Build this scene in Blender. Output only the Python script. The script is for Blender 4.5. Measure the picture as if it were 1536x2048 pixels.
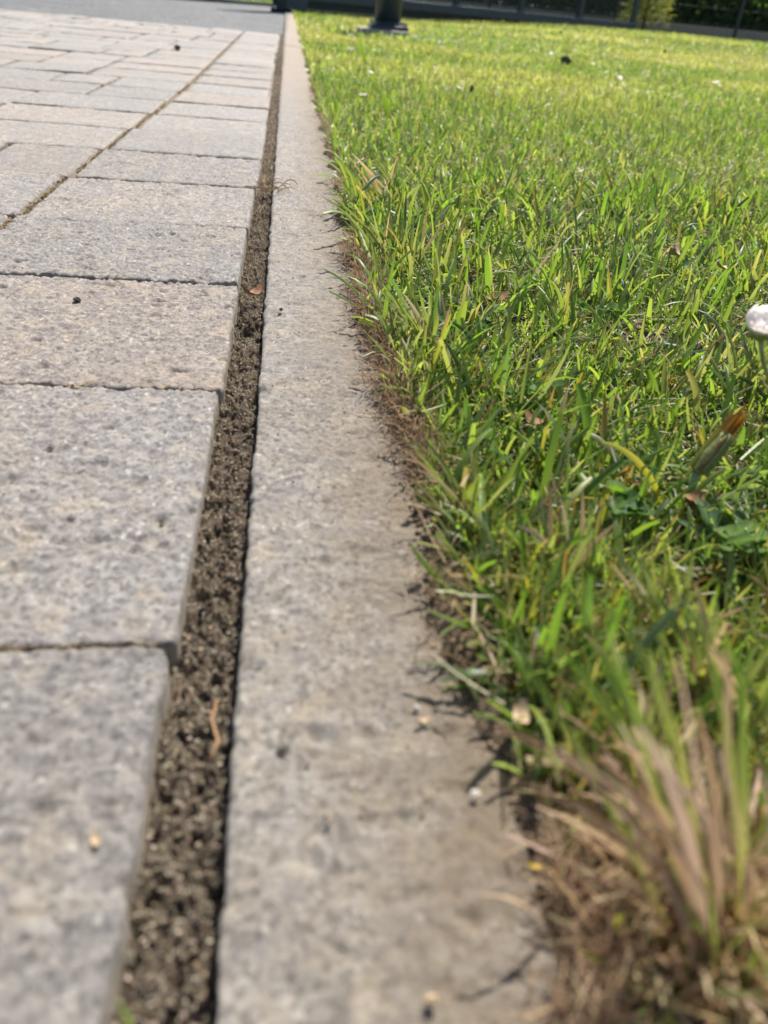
import bpy, math, random
import numpy as np
from mathutils import Vector, Matrix

for o in list(bpy.data.objects): bpy.data.objects.remove(o)
S = bpy.context.scene
C = S.collection
R = np.random.default_rng(7)
random.seed(7)

# ------------------------------------------------------------------ camera
F, W, H = 1500.0, 1536, 2048
CX, CY = W / 2, H / 2
CAM_H = 0.20
_s, _vp = 0.10, np.array([575.0, -22.0])
_Y = np.array([_vp[0] - CX, _vp[1] - CY, F]); _Y /= np.linalg.norm(_Y)
_h2 = np.array([_vp[0] + 1000 - CX, _vp[1] + 1000 * _s - CY, F])
_U = np.cross(_Y, _h2); _U /= np.linalg.norm(_U)
if _U[1] > 0: _U = -_U
_X = np.cross(_Y, _U)
if _X[0] < 0: _X = -_X
cam_d = bpy.data.cameras.new('camera')
cam = bpy.data.objects.new('camera', cam_d); C.objects.link(cam)
right = Vector((_X[0], _Y[0], _U[0])); down = Vector((_X[1], _Y[1], _U[1])); fwd = Vector((_X[2], _Y[2], _U[2]))
M = Matrix((( right.x, -down.x, -fwd.x, 0), (right.y, -down.y, -fwd.y, 0), (right.z, -down.z, -fwd.z, CAM_H), (0, 0, 0, 1)))
cam.matrix_world = M
cam_d.sensor_fit = 'VERTICAL'; cam_d.sensor_height = 32.0
cam_d.lens = 32.0 * F / H
cam_d.clip_start = 0.01; cam_d.clip_end = 3000
cam_d.dof.use_dof = True
cam_d.dof.focus_distance = 0.62
cam_d.dof.aperture_fstop = cam_d.lens / 3.5
S.camera = cam

def G(px, py, z=0.0):
    """ground point seen at a pixel of the photograph"""
    d = np.array([px - CX, py - CY, F])
    t = -(CAM_H - z) / (d @ _U); p = d * t
    return np.array([p @ _X, p @ _Y, z])
def at_depth(px, py, yy):
    """point seen at a pixel, at the distance yy along the kerb"""
    d = np.array([px - CX, py - CY, F]); t = yy / (d @ _Y); p = d * t
    return np.array([p @ _X, yy, p @ _U + CAM_H])

# ------------------------------------------------------------------ light
SUN_EL, SUN_AZ = math.radians(55), math.radians(24)      # azimuth from +Y towards +X
world = bpy.data.worlds.new('World'); S.world = world; world.use_nodes = True
nt = world.node_tree; bg = nt.nodes['Background']
sky = nt.nodes.new('ShaderNodeTexSky'); sky.sky_type = 'NISHITA'; sky.sun_disc = False
sky.sun_elevation = SUN_EL; sky.sun_rotation = SUN_AZ
sky.air_density = 1.0; sky.dust_density = 1.5
nt.links.new(sky.outputs[0], bg.inputs[0]); bg.inputs[1].default_value = 0.085
sl = bpy.data.lights.new('sun', 'SUN'); sl.energy = 5.0; sl.angle = math.radians(0.53); sl.color = (1.0, 0.95, 0.87)
so = bpy.data.objects.new('sun', sl); C.objects.link(so)
sd = Vector((math.sin(SUN_AZ) * math.cos(SUN_EL), math.cos(SUN_AZ) * math.cos(SUN_EL), math.sin(SUN_EL)))
so.rotation_euler = sd.to_track_quat('Z', 'Y').to_euler(); so.location = (4, 6, 8)
S.view_settings.view_transform = 'Standard'; S.view_settings.look = 'None'
S.view_settings.gamma = 1; S.view_settings.use_curve_mapping = False
S.view_settings.exposure = 0.62
S.render.engine = 'CYCLES'
S.cycles.use_denoising = True
S.cycles.max_bounces = 8; S.cycles.transmission_bounces = 4; S.cycles.diffuse_bounces = 4
S.cycles.caustics_reflective = False; S.cycles.caustics_refractive = False

# ------------------------------------------------------------------ noise
def _hash(ix, iy, seed):
    h = (ix.astype(np.int64) * 374761393 + iy.astype(np.int64) * 668265263 + seed * 974711) & 0x7fffffff
    h = ((h ^ (h >> 13)) * 1274126177) & 0x7fffffff
    h = ((h ^ (h >> 16)) * 2246822519) & 0x7fffffff
    return ((h >> 7) & 0xffff) / 65535.0
def vnoise(x, y, seed=0):
    ix = np.floor(x); iy = np.floor(y); fx = x - ix; fy = y - iy
    fx = fx * fx * (3 - 2 * fx); fy = fy * fy * (3 - 2 * fy)
    a = _hash(ix, iy, seed); b = _hash(ix + 1, iy, seed); c = _hash(ix, iy + 1, seed); d = _hash(ix + 1, iy + 1, seed)
    return (a * (1 - fx) + b * fx) * (1 - fy) + (c * (1 - fx) + d * fx) * fy
def fbm(x, y, seed=0, oct=4, gain=0.5):
    s = 0; a = 1; t = 0
    for k in range(oct):
        s = s + a * vnoise(x * 2 ** k + 17.3 * k, y * 2 ** k + 9.1 * k, seed + k); t += a; a *= gain
    return s / t
def smooth(a, b, x):
    t = np.clip((x - a) / (b - a), 0, 1); return t * t * (3 - 2 * t)

# ------------------------------------------------------------------ mesh helpers
def mesh_np(name, V, quads=None, tris=None, smooth_shade=True, col=None):
    me = bpy.data.meshes.new(name)
    V = np.asarray(V, dtype=np.float32)
    loops = []; starts = []; n = 0
    if quads is not None and len(quads):
        q = np.asarray(quads, dtype=np.int32); loops.append(q.ravel()); starts.append(np.arange(len(q)) * 4); n = len(q) * 4
    if tris is not None and len(tris):
        t = np.asarray(tris, dtype=np.int32); loops.append(t.ravel()); starts.append(n + np.arange(len(t)) * 3)
    L = np.concatenate(loops); St = np.concatenate(starts).astype(np.int32)
    me.vertices.add(len(V)); me.vertices.foreach_set('co', V.ravel())
    me.loops.add(len(L)); me.loops.foreach_set('vertex_index', L)
    me.polygons.add(len(St)); me.polygons.foreach_set('loop_start', St)
    me.polygons.foreach_set('use_smooth', np.full(len(St), smooth_shade))
    me.update(calc_edges=True)
    if col is not None:
        a = me.color_attributes.new('tint', 'FLOAT_COLOR', 'POINT')
        c = np.ones((len(V), 4), dtype=np.float32); c[:, :3] = col
        a.data.foreach_set('color', c.ravel())
    me.validate()
    return me
def add(name, me, mat=None, parent=None, loc=None):
    o = bpy.data.objects.new(name, me); C.objects.link(o)
    if mat is not None and me is not None and len(me.materials) == 0: me.materials.append(mat)
    if parent is not None: o.parent = parent
    if loc is not None: o.location = loc
    return o
def tag(o, label=None, cat=None, group=None, kind=None):
    if label: o['label'] = label
    if cat: o['category'] = cat
    if group: o['group'] = group
    if kind: o['kind'] = kind
    return o
def empty(name, loc=(0, 0, 0), rz=0):
    o = bpy.data.objects.new(name, None); C.objects.link(o); o.empty_display_size = 0.02
    o.location = loc; o.rotation_euler = (0, 0, rz); return o
class MB:
    """collects boxes, tubes and lathes for one mesh"""
    def __init__(s): s.v = []; s.f = []
    def add(s, v, f):
        n = len(s.v); s.v += [tuple(map(float, p)) for p in v]; s.f += [tuple(i + n for i in q) for q in f]; return s
    def box(s, x0, x1, y0, y1, z0, z1, b=0.0):
        if b <= 0:
            v = [(x, y, z) for z in (z0, z1) for y in (y0, y1) for x in (x0, x1)]
            return s.add(v, [(0, 2, 3, 1), (4, 5, 7, 6), (0, 1, 5, 4), (2, 6, 7, 3), (0, 4, 6, 2), (1, 3, 7, 5)])
        rings = [(z0, 0), (z1 - b, 0), (z1 - b * .3, b * .3), (z1, b)]
        v = []; f = []
        for z, i in rings: v += [(x0 + i, y0 + i, z), (x1 - i, y0 + i, z), (x1 - i, y1 - i, z), (x0 + i, y1 - i, z)]
        for k in range(3):
            for j in range(4): f.append((k * 4 + j, k * 4 + (j + 1) % 4, k * 4 + 4 + (j + 1) % 4, k * 4 + 4 + j))
        f.append((12, 13, 14, 15)); f.append((3, 2, 1, 0))
        return s.add(v, f)
    def tube(s, pts, rad, n=8, cap=True):
        pts = [Vector(p) for p in pts]
        if not hasattr(rad, '__len__'): rad = [rad] * len(pts)
        v = []; f = []
        ref = Vector((0.31, 0.17, 0.93))
        for i, p in enumerate(pts):
            t = (pts[min(i + 1, len(pts) - 1)] - pts[max(i - 1, 0)]).normalized()
            if abs(t.dot(ref)) > .95: ref = Vector((1, 0, 0))
            a = t.cross(ref).normalized(); b = t.cross(a)
            for k in range(n):
                w = 2 * math.pi * k / n; v.append(p + (a * math.cos(w) + b * math.sin(w)) * rad[i])
        for i in range(len(pts) - 1):
            for k in range(n): f.append((i * n + k, i * n + (k + 1) % n, (i + 1) * n + (k + 1) % n, (i + 1) * n + k))
        if cap:
            f.append(tuple(range(n))[::-1]); f.append(tuple(range((len(pts) - 1) * n, len(pts) * n)))
        return s.add(v, f)
    def build(s, name, mat, parent=None, smooth_shade=False, loc=None):
        me = bpy.data.meshes.new(name); me.from_pydata(s.v, [], s.f)
        if smooth_shade: me.polygons.foreach_set('use_smooth', [True] * len(me.polygons))
        me.update()
        return add(name, me, mat, parent, loc)

# ------------------------------------------------------------------ materials
def new_mat(name):
    m = bpy.data.materials.new(name); m.use_nodes = True
    n = m.node_tree.nodes; b = n['Principled BSDF']; return m, m.node_tree, n, b
def N(nt, typ, **kw):
    n = nt.nodes.new(typ)
    for k, v in kw.items():
        if k.startswith('i_'): n.inputs[k[2:].replace('_', ' ')].default_value = v
        else: setattr(n, k, v)
    return n
def ramp(nt, src, stops, interp='LINEAR'):
    r = nt.nodes.new('ShaderNodeValToRGB'); r.color_ramp.interpolation = interp
    el = r.color_ramp.elements
    while len(el) < len(stops): el.new(0.5)
    for e, (p, c) in zip(el, stops):
        e.position = p; e.color = (c[0], c[1], c[2], 1) if hasattr(c, '__len__') else (c, c, c, 1)
    nt.links.new(src, r.inputs[0]); return r.outputs[0]
def mixc(nt, fac, a, b, mode='MIX'):
    m = nt.nodes.new('ShaderNodeMix'); m.data_type = 'RGBA'; m.blend_type = mode
    for sock, v in ((m.inputs[0], fac), (m.inputs[6], a), (m.inputs[7], b)):
        if hasattr(v, 'is_linked') or isinstance(v, bpy.types.NodeSocket): nt.links.new(v, sock)
        elif hasattr(v, '__len__'): sock.default_value = (v[0], v[1], v[2], 1)
        else: sock.default_value = v
    return m.outputs[2]
def plain(name, col, rough=0.6, metal=0.0, var=0.15, scale=40, bump=0.0):
    m, nt, n, b = new_mat(name)
    tc = N(nt, 'ShaderNodeTexCoord'); no = N(nt, 'ShaderNodeTexNoise', i_Scale=scale, i_Detail=5.0)
    nt.links.new(tc.outputs['Object'], no.inputs['Vector'])
    lo = [c * (1 - var) for c in col]; hi = [min(1, c * (1 + var)) for c in col]
    nt.links.new(ramp(nt, no.outputs[0], [(0.3, lo), (0.7, hi)]), b.inputs['Base Color'])
    b.inputs['Roughness'].default_value = rough; b.inputs['Metallic'].default_value = metal
    if bump:
        bu = N(nt, 'ShaderNodeBump'); bu.inputs['Strength'].default_value = bump; bu.inputs['Distance'].default_value = 0.002
        nt.links.new(no.outputs[0], bu.inputs['Height']); nt.links.new(bu.outputs[0], b.inputs['Normal'])
    return m

def stone_mat(name, base, warm, cool, pale, dirt_amt=0.0, contrast=1.0):
    m, nt, n, b = new_mat(name); L = nt.links.new
    geo = N(nt, 'ShaderNodeNewGeometry'); pos = geo.outputs['Position']
    info = N(nt, 'ShaderNodeObjectInfo')
    def noise(scale, det=4, rough=.6):
        t = N(nt, 'ShaderNodeTexNoise', i_Scale=scale, i_Detail=float(det), i_Roughness=rough); L(pos, t.inputs['Vector']); return t.outputs[0]
    def vor(scale):
        t = N(nt, 'ShaderNodeTexVoronoi', i_Scale=scale); L(pos, t.inputs['Vector']); return t
    big = noise(9, 3); mid = noise(70, 5); fine = noise(420, 6, .7); grit = noise(1100, 3, .7)
    c = mixc(nt, ramp(nt, big, [(.35, 0), (.65, 1)]), base, warm)
    c = mixc(nt, ramp(nt, mid, [(.42, 0), (.66, .75)]), c, cool)
    # aggregate grains: pale and dark
    v1 = vor(190); sv1 = N(nt, 'ShaderNodeSeparateColor'); L(v1.outputs['Color'], sv1.inputs[0]); g1 = ramp(nt, sv1.outputs[0], [(.68, 0), (.84, .45)])
    c = mixc(nt, g1, c, pale)
    v2 = vor(430); sep = N(nt, 'ShaderNodeSeparateColor'); L(v2.outputs['Color'], sep.inputs[0])
    c = mixc(nt, ramp(nt, sep.outputs[1], [(.64, 0), (.80, .65)]), c, [k * .45 for k in base])
    c = mixc(nt, ramp(nt, sep.outputs[2], [(.965, 0), (.98, .5)]), c, [min(1, k * 1.55) for k in pale])
    v3 = vor(95); sep3 = N(nt, 'ShaderNodeSeparateColor'); L(v3.outputs['Color'], sep3.inputs[0])
    c = mixc(nt, ramp(nt, sep3.outputs[0], [(.86, 0), (.96, .38)]), c, [pale[0] * 1.1, pale[1] * .98, pale[2] * .8])
    fm = ramp(nt, fine, [(.30, .55), (.5, 1.0), (.72, 1.35)])
    c = mixc(nt, 0.75 * contrast, c, fm, 'MULTIPLY')
    # per stone variation
    vr = N(nt, 'ShaderNodeMapRange'); vr.inputs[3].default_value = 0.92 if not dirt_amt else .95; vr.inputs[4].default_value = 1.14 if not dirt_amt else 1.05
    L(info.outputs['Random'], vr.inputs[0])
    cc = N(nt, 'ShaderNodeCombineColor'); L(vr.outputs[0], cc.inputs[0]); L(vr.outputs[0], cc.inputs[1]); L(vr.outputs[0], cc.inputs[2])
    c = mixc(nt, 1.0, c, cc.outputs[0], 'MULTIPLY')
    if not dirt_amt:
        hm = N(nt, 'ShaderNodeMath', operation='MULTIPLY'); L(info.outputs['Random'], hm.inputs[0]); hm.inputs[1].default_value = 17.3
        hf = N(nt, 'ShaderNodeMath', operation='FRACT'); L(hm.outputs[0], hf.inputs[0])
        c = mixc(nt, 1.0, c, ramp(nt, hf.outputs[0], [(.0, (.98, .99, 1.01)), (.45, (1, 1, 1)), (.75, (1.02, .99, .965)), (1.0, (1.06, .995, .95))]), 'MULTIPLY')
        c = mixc(nt, ramp(nt, noise(5, 5, .7), [(.52, 0), (.72, .4)]), c, (.27, .235, .20))
        sz = N(nt, 'ShaderNodeSeparateXYZ'); L(pos, sz.inputs[0]); mz = N(nt, 'ShaderNodeMapRange'); mz.inputs[1].default_value = -.0025; mz.inputs[2].default_value = -.007
        L(sz.outputs[2], mz.inputs[0]); c = mixc(nt, mz.outputs[0], c, mixc(nt, ramp(nt, noise(120, 4), [(.35, 0), (.65, 1)]), (.46, .39, .29), (.34, .28, .20)))
    if dirt_amt:
        sx = N(nt, 'ShaderNodeSeparateXYZ'); L(pos, sx.inputs[0])
        mr = N(nt, 'ShaderNodeMapRange'); mr.inputs[1].default_value = -.01; mr.inputs[2].default_value = .068
        L(sx.outputs[0], mr.inputs[0])
        dn = noise(38, 5, .65)
        ad = N(nt, 'ShaderNodeMath', operation='MULTIPLY'); L(mr.outputs[0], ad.inputs[0]); L(dn, ad.inputs[1])
        c = mixc(nt, ramp(nt, ad.outputs[0], [(.10, 0), (.48, dirt_amt)]), c, (.225, .165, .10))
        c = mixc(nt, ramp(nt, noise(16, 5, .7), [(.52, 0), (.70, .38)]), c, (.235, .185, .13))
        my = N(nt, 'ShaderNodeMapRange'); my.inputs[1].default_value = .9; my.inputs[2].default_value = 2.6
        L(sx.outputs[1], my.inputs[0])
        mm = N(nt, 'ShaderNodeMath', operation='MULTIPLY'); L(my.outputs[0], mm.inputs[0]); L(noise(7, 3), mm.inputs[1])
        c = mixc(nt, ramp(nt, mm.outputs[0], [(.15, 0), (.5, dirt_amt)]), c, (.34, .26, .185))
    else:
        sm = ramp(nt, noise(22, 5, .7), [(.58, 0), (.74, .35)])
        c = mixc(nt, sm, c, (.36, .29, .21))
    L(c, b.inputs['Base Color'])
    b.inputs['Roughness'].default_value = .62
    b.inputs['Specular IOR Level'].default_value = .5
    b.inputs['Sheen Weight'].default_value = .22; b.inputs['Sheen Roughness'].default_value = .4; b.inputs['Sheen Tint'].default_value = (1, .97, .93, 1)
    h1 = N(nt, 'ShaderNodeMath', operation='MULTIPLY_ADD'); L(fine, h1.inputs[0]); h1.inputs[1].default_value = 1.0; L(grit, h1.inputs[2])
    h2 = N(nt, 'ShaderNodeMath', operation='MULTIPLY_ADD'); L(v1.outputs['Distance'], h2.inputs[0]); h2.inputs[1].default_value = -60.0; L(h1.outputs[0], h2.inputs[2])
    bu = N(nt, 'ShaderNodeBump'); bu.inputs['Strength'].default_value = 1.0; bu.inputs['Distance'].default_value = .0016
    L(h1.outputs[0], bu.inputs['Height']); L(bu.outputs[0], b.inputs['Normal'])
    return m

MAT = {}
MAT['paver'] = stone_mat('paver_stone', (.345, .318, .292), (.365, .312, .255), (.245, .226, .226), (.49, .455, .40))
MAT['kerb'] = stone_mat('kerb_concrete', (.345, .312, .270), (.355, .298, .225), (.265, .246, .238), (.48, .445, .39), dirt_amt=.85)

def tint_mat(name, trans=0.45, rough=.55, spec=.3, gain=(1.8, 1.9, .88)):
    m, nt, n, b = new_mat(name); L = nt.links.new
    at = N(nt, 'ShaderNodeAttribute', attribute_name='tint')
    c = at.outputs['Color']
    L(c, b.inputs['Base Color']); b.inputs['Roughness'].default_value = rough
    b.inputs['Specular IOR Level'].default_value = spec
    if trans:
        tr = N(nt, 'ShaderNodeBsdfTranslucent')
        tc = mixc(nt, 1.0, c, gain, 'MULTIPLY')
        L(tc, tr.inputs[0])
        mx = N(nt, 'ShaderNodeMixShader'); mx.inputs[0].default_value = trans
        L(b.outputs[0], mx.inputs[1]); L(tr.outputs[0], mx.inputs[2])
        L(mx.outputs[0], n['Material Output'].inputs[0])
    return m
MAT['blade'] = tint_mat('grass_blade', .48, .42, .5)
MAT['dry'] = tint_mat('dry_stalk', .42, .6, .3, (1.5, 1.42, 1.3))
MAT['leaf'] = tint_mat('broad_leaf', .42, .6, .25)
MAT['crumb'] = tint_mat('soil_crumb', 0, .95, .1)

def soil_mat(name, dark, light, scale=120):
    m, nt, n, b = new_mat(name); L = nt.links.new
    geo = N(nt, 'ShaderNodeNewGeometry')
    def noise(sc, det=5):
        t = N(nt, 'ShaderNodeTexNoise', i_Scale=sc, i_Detail=float(det), i_Roughness=.7); L(geo.outputs['Position'], t.inputs['Vector']); return t.outputs[0]
    f = noise(scale); g = noise(scale * 6)
    c = mixc(nt, ramp(nt, f, [(.35, 0), (.7, 1)]), dark, light)
    c = mixc(nt, .8, c, ramp(nt, g, [(.3, .5), (.7, 1.4)]), 'MULTIPLY')
    L(c, b.inputs['Base Color']); b.inputs['Roughness'].default_value = .95; b.inputs['Specular IOR Level'].default_value = .1
    bu = N(nt, 'ShaderNodeBump'); bu.inputs['Strength'].default_value = .8; bu.inputs['Distance'].default_value = .002
    L(g, bu.inputs['Height']); L(bu.outputs[0], b.inputs['Normal'])
    return m
MAT['soil'] = soil_mat('trench_soil', (.075, .058, .042), (.25, .205, .15), 300)
MAT['lawnsoil'] = soil_mat('lawn_soil', (.055, .043, .03), (.17, .125, .08), 90)
MAT['bedding'] = soil_mat('joint_soil', (.05, .04, .03), (.12, .09, .06), 200)
def lawn_far_mat():
    m, nt, n, b = new_mat('lawn_floor'); L = nt.links.new
    geo = N(nt, 'ShaderNodeNewGeometry'); pos = geo.outputs['Position']
    def noise(sc, det=5):
        t = N(nt, 'ShaderNodeTexNoise', i_Scale=sc, i_Detail=float(det), i_Roughness=.7); L(pos, t.inputs['Vector']); return t.outputs[0]
    near = mixc(nt, ramp(nt, noise(90), [(.35, 0), (.7, 1)]), (.05, .04, .028), (.16, .12, .075))
    far = mixc(nt, ramp(nt, noise(30), [(.35, 0), (.65, 1)]), (.13, .16, .04), (.28, .25, .11))
    sx = N(nt, 'ShaderNodeSeparateXYZ'); L(pos, sx.inputs[0])
    mr = N(nt, 'ShaderNodeMapRange'); mr.inputs[1].default_value = .9; mr.inputs[2].default_value = 3.0; L(sx.outputs[1], mr.inputs[0])
    c = mixc(nt, mr.outputs[0], near, far)
    c = mixc(nt, .7, c, ramp(nt, noise(500), [(.3, .55), (.7, 1.4)]), 'MULTIPLY')
    L(c, b.inputs['Base Color']); b.inputs['Roughness'].default_value = .95; b.inputs['Specular IOR Level'].default_value = .1
    bu = N(nt, 'ShaderNodeBump'); bu.inputs['Strength'].default_value = .8; bu.inputs['Distance'].default_value = .003
    L(noise(300), bu.inputs['Height']); L(bu.outputs[0], b.inputs['Normal'])
    return m
MAT['lawnfloor'] = lawn_far_mat()
def asphalt_mat():
    m, nt, n, b = new_mat('asphalt'); L = nt.links.new
    geo = N(nt, 'ShaderNodeNewGeometry'); pos = geo.outputs['Position']
    v = N(nt, 'ShaderNodeTexVoronoi', i_Scale=85.0); L(pos, v.inputs['Vector'])
    no = N(nt, 'ShaderNodeTexNoise', i_Scale=2.5, i_Detail=5.0); L(pos, no.inputs['Vector'])
    sp = N(nt, 'ShaderNodeSeparateColor'); L(v.outputs['Color'], sp.inputs[0])
    c = ramp(nt, sp.outputs[0], [(.1, (.042, .044, .047)), (.6, (.088, .091, .096)), (.92, (.24, .24, .235))])
    c = mixc(nt, .7, c, ramp(nt, no.outputs[0], [(.3, .75), (.7, 1.25)]), 'MULTIPLY')
    L(c, b.inputs['Base Color']); b.inputs['Roughness'].default_value = .75
    bu = N(nt, 'ShaderNodeBump'); bu.inputs['Strength'].default_value = .7; bu.inputs['Distance'].default_value = .006
    L(v.outputs['Distance'], bu.inputs['Height']); bu.invert = True; L(bu.outputs[0], b.inputs['Normal'])
    return m
MAT['asphalt'] = asphalt_mat()
MAT['steel'] = plain('grey_blue_paint', (.030, .046, .062), .42, 0, .12, 12, .05)
MAT['steel2'] = plain('dark_fence_paint', (.018, .034, .040), .45, 0, .12, 12)
MAT['steel_pale'] = plain('gate_plate_paint', (.052, .075, .10), .4, 0, .1, 14)
MAT['rubber'] = plain('black_rubber', (.012, .012, .013), .7)
MAT['bolt'] = plain('zinc_bolt', (.32, .31, .30), .45, .8, .2, 300)
MAT['conc'] = plain('footing_concrete', (.33, .30, .27), .9, 0, .3, 60, .6)
MAT['plinth'] = plain('plinth_concrete', (.30, .265, .23), .9, 0, .2, 30, .4)
MAT['bark'] = plain('shrub_bark', (.16, .11, .07), .9, 0, .35, 60, .6)
MAT['wood'] = plain('stem_wood', (.10, .07, .05), .9, 0, .3, 60, .6)
MAT['white_petal'] = plain('white_petal', (.88, .85, .84), .6, 0, .03, 300)
_nt = MAT['white_petal'].node_tree; _tr = _nt.nodes.new('ShaderNodeBsdfTranslucent'); _tr.inputs[0].default_value = (.97, .93, .93, 1)
_mx = _nt.nodes.new('ShaderNodeMixShader'); _mx.inputs[0].default_value = .62
_nt.links.new(_nt.nodes['Principled BSDF'].outputs[0], _mx.inputs[1]); _nt.links.new(_tr.outputs[0], _mx.inputs[2]); _nt.links.new(_mx.outputs[0], _nt.nodes['Material Output'].inputs[0])
MAT['yellow'] = plain('daisy_disc', (.65, .42, .04), .7, 0, .2, 900)
MAT['stem_green'] = plain('flower_stem', (.28, .34, .13), .6, 0, .2, 200)
MAT['calyx'] = plain('flower_calyx', (.26, .28, .09), .65, 0, .25, 400, .2)
MAT['petal_orange'] = plain('withered_petal', (.52, .25, .02), .7, 0, .35, 500, .3)
MAT['stone_dark'] = plain('dark_clod', (.055, .042, .032), .95, 0, .4, 300, .6)
MAT['chip_white'] = plain('pale_chip', (.56, .52, .46), .8, 0, .1, 400)
MAT['flake'] = plain('dry_flake', (.42, .31, .19), .75, 0, .25, 400, .2)
MAT['brown_leaf'] = plain('brown_leaf', (.24, .12, .055), .8, 0, .35, 250, .4)
MAT['yellow_leaf'] = plain('yellow_leaf', (.60, .42, .05), .6, 0, .2, 300)

# ------------------------------------------------------------------ setting: ground sheets
def lawn_z(x, y):
    x = np.asarray(x, float); y = np.asarray(y, float)
    rise = .115 * smooth(.4, 4.2, x) * smooth(3.0, 11.0, y)
    und = .010 * (fbm(x * 2.2, y * 2.2, 31, 3) - .5) * smooth(.1, .6, x)
    return -.012 + rise + und
KERB_L, KERB_R = -.0155, .072
def grid(xs, ys, zf):
    Xg, Yg = np.meshgrid(xs, ys); Z = zf(Xg, Yg)
    V = np.stack([Xg, Yg, Z], -1).reshape(-1, 3); nx = len(xs); ny = len(ys)
    i = np.arange(ny - 1)[:, None] * nx + np.arange(nx - 1)[None, :]
    Q = np.stack([i, i + 1, i + nx + 1, i + nx], -1).reshape(-1, 4)
    return V, Q

V, Q = grid(np.array([-900., -60, -20, 20, 60, 900]), np.array([-900., -60, -20, 20, 60, 900]), lambda x, y: np.full_like(x, -.09))
g = add('ground', mesh_np('ground', V, Q), plain('far_ground', (.075, .095, .035), .95, 0, .4, 3))
tag(g, 'open grassy ground running out to the horizon', 'ground', kind='structure')

# lawn earth, with a crumbling bank along the kerb
xs = np.concatenate([np.arange(.050, .16, .0022), np.arange(.16, .6, .012), np.arange(.6, 2, .06), np.arange(2, 20.5, .5)])
ys = np.concatenate([np.arange(-.3, 1.1, .003), np.arange(1.1, 3, .012), np.arange(3, 14.6, .12), [16, 20.]])
def lawn_soil_z(x, y):
    z = lawn_z(x, y)
    n = fbm(x * 0 + 5, y * 20, 77, 4)                       # where the edge of the earth creeps over the kerb
    edge = .0600 + .026 * (n - .38) + .007 * (1 - smooth(.08, .20, y))
    rag = .004 * (fbm(x * 300, y * 300, 41, 3) - .5)
    bank = (x - edge) * .85
    bank = np.clip(bank, -.03, .007) + rag + .004 * (fbm(x * 90, y * 90, 42, 3) - .5)
    t = smooth(.062, .11, x)
    near = np.where(x < .16, bank * (1 - t) + (z + .012 * 0 + .006 * (fbm(x * 70, y * 70, 43, 3) - .3)) * t, z)
    return near
V, Q = grid(xs, ys, lawn_soil_z)
o = add('lawn', mesh_np('lawn', V, Q), MAT['lawnfloor'])
tag(o, 'brown earth and thatch floor of the lawn beside the kerb', 'lawn', kind='structure')

# road
V, Q = grid(np.linspace(-14, -.0225, 40), np.linspace(4.5, 12.2, 30), lambda x, y: np.full_like(x, -.012))
V[:, 1] += np.where(V[:, 1] > 12, (V[:, 0] + .17) * 1.1 * (V[:, 0] > -3) + (V[:, 0] <= -3) * -3.1, 0)
V[:, 1] = np.maximum(V[:, 1], 4.3)
o = add('road', mesh_np('road', V, Q), MAT['asphalt']); tag(o, 'rough grey asphalt at the far end of the paved drive', 'road', kind='structure')
V, Q = grid(np.linspace(-30, 6, 60), np.linspace(8.0, 60, 60), lambda x, y: np.full_like(x, -.03))
o = add('verge', mesh_np('verge', V, Q), plain('verge_green', (.085, .15, .03), .9, 0, .3, 20)); tag(o, 'green verge across the road behind the gate post', 'verge', kind='structure')

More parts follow.
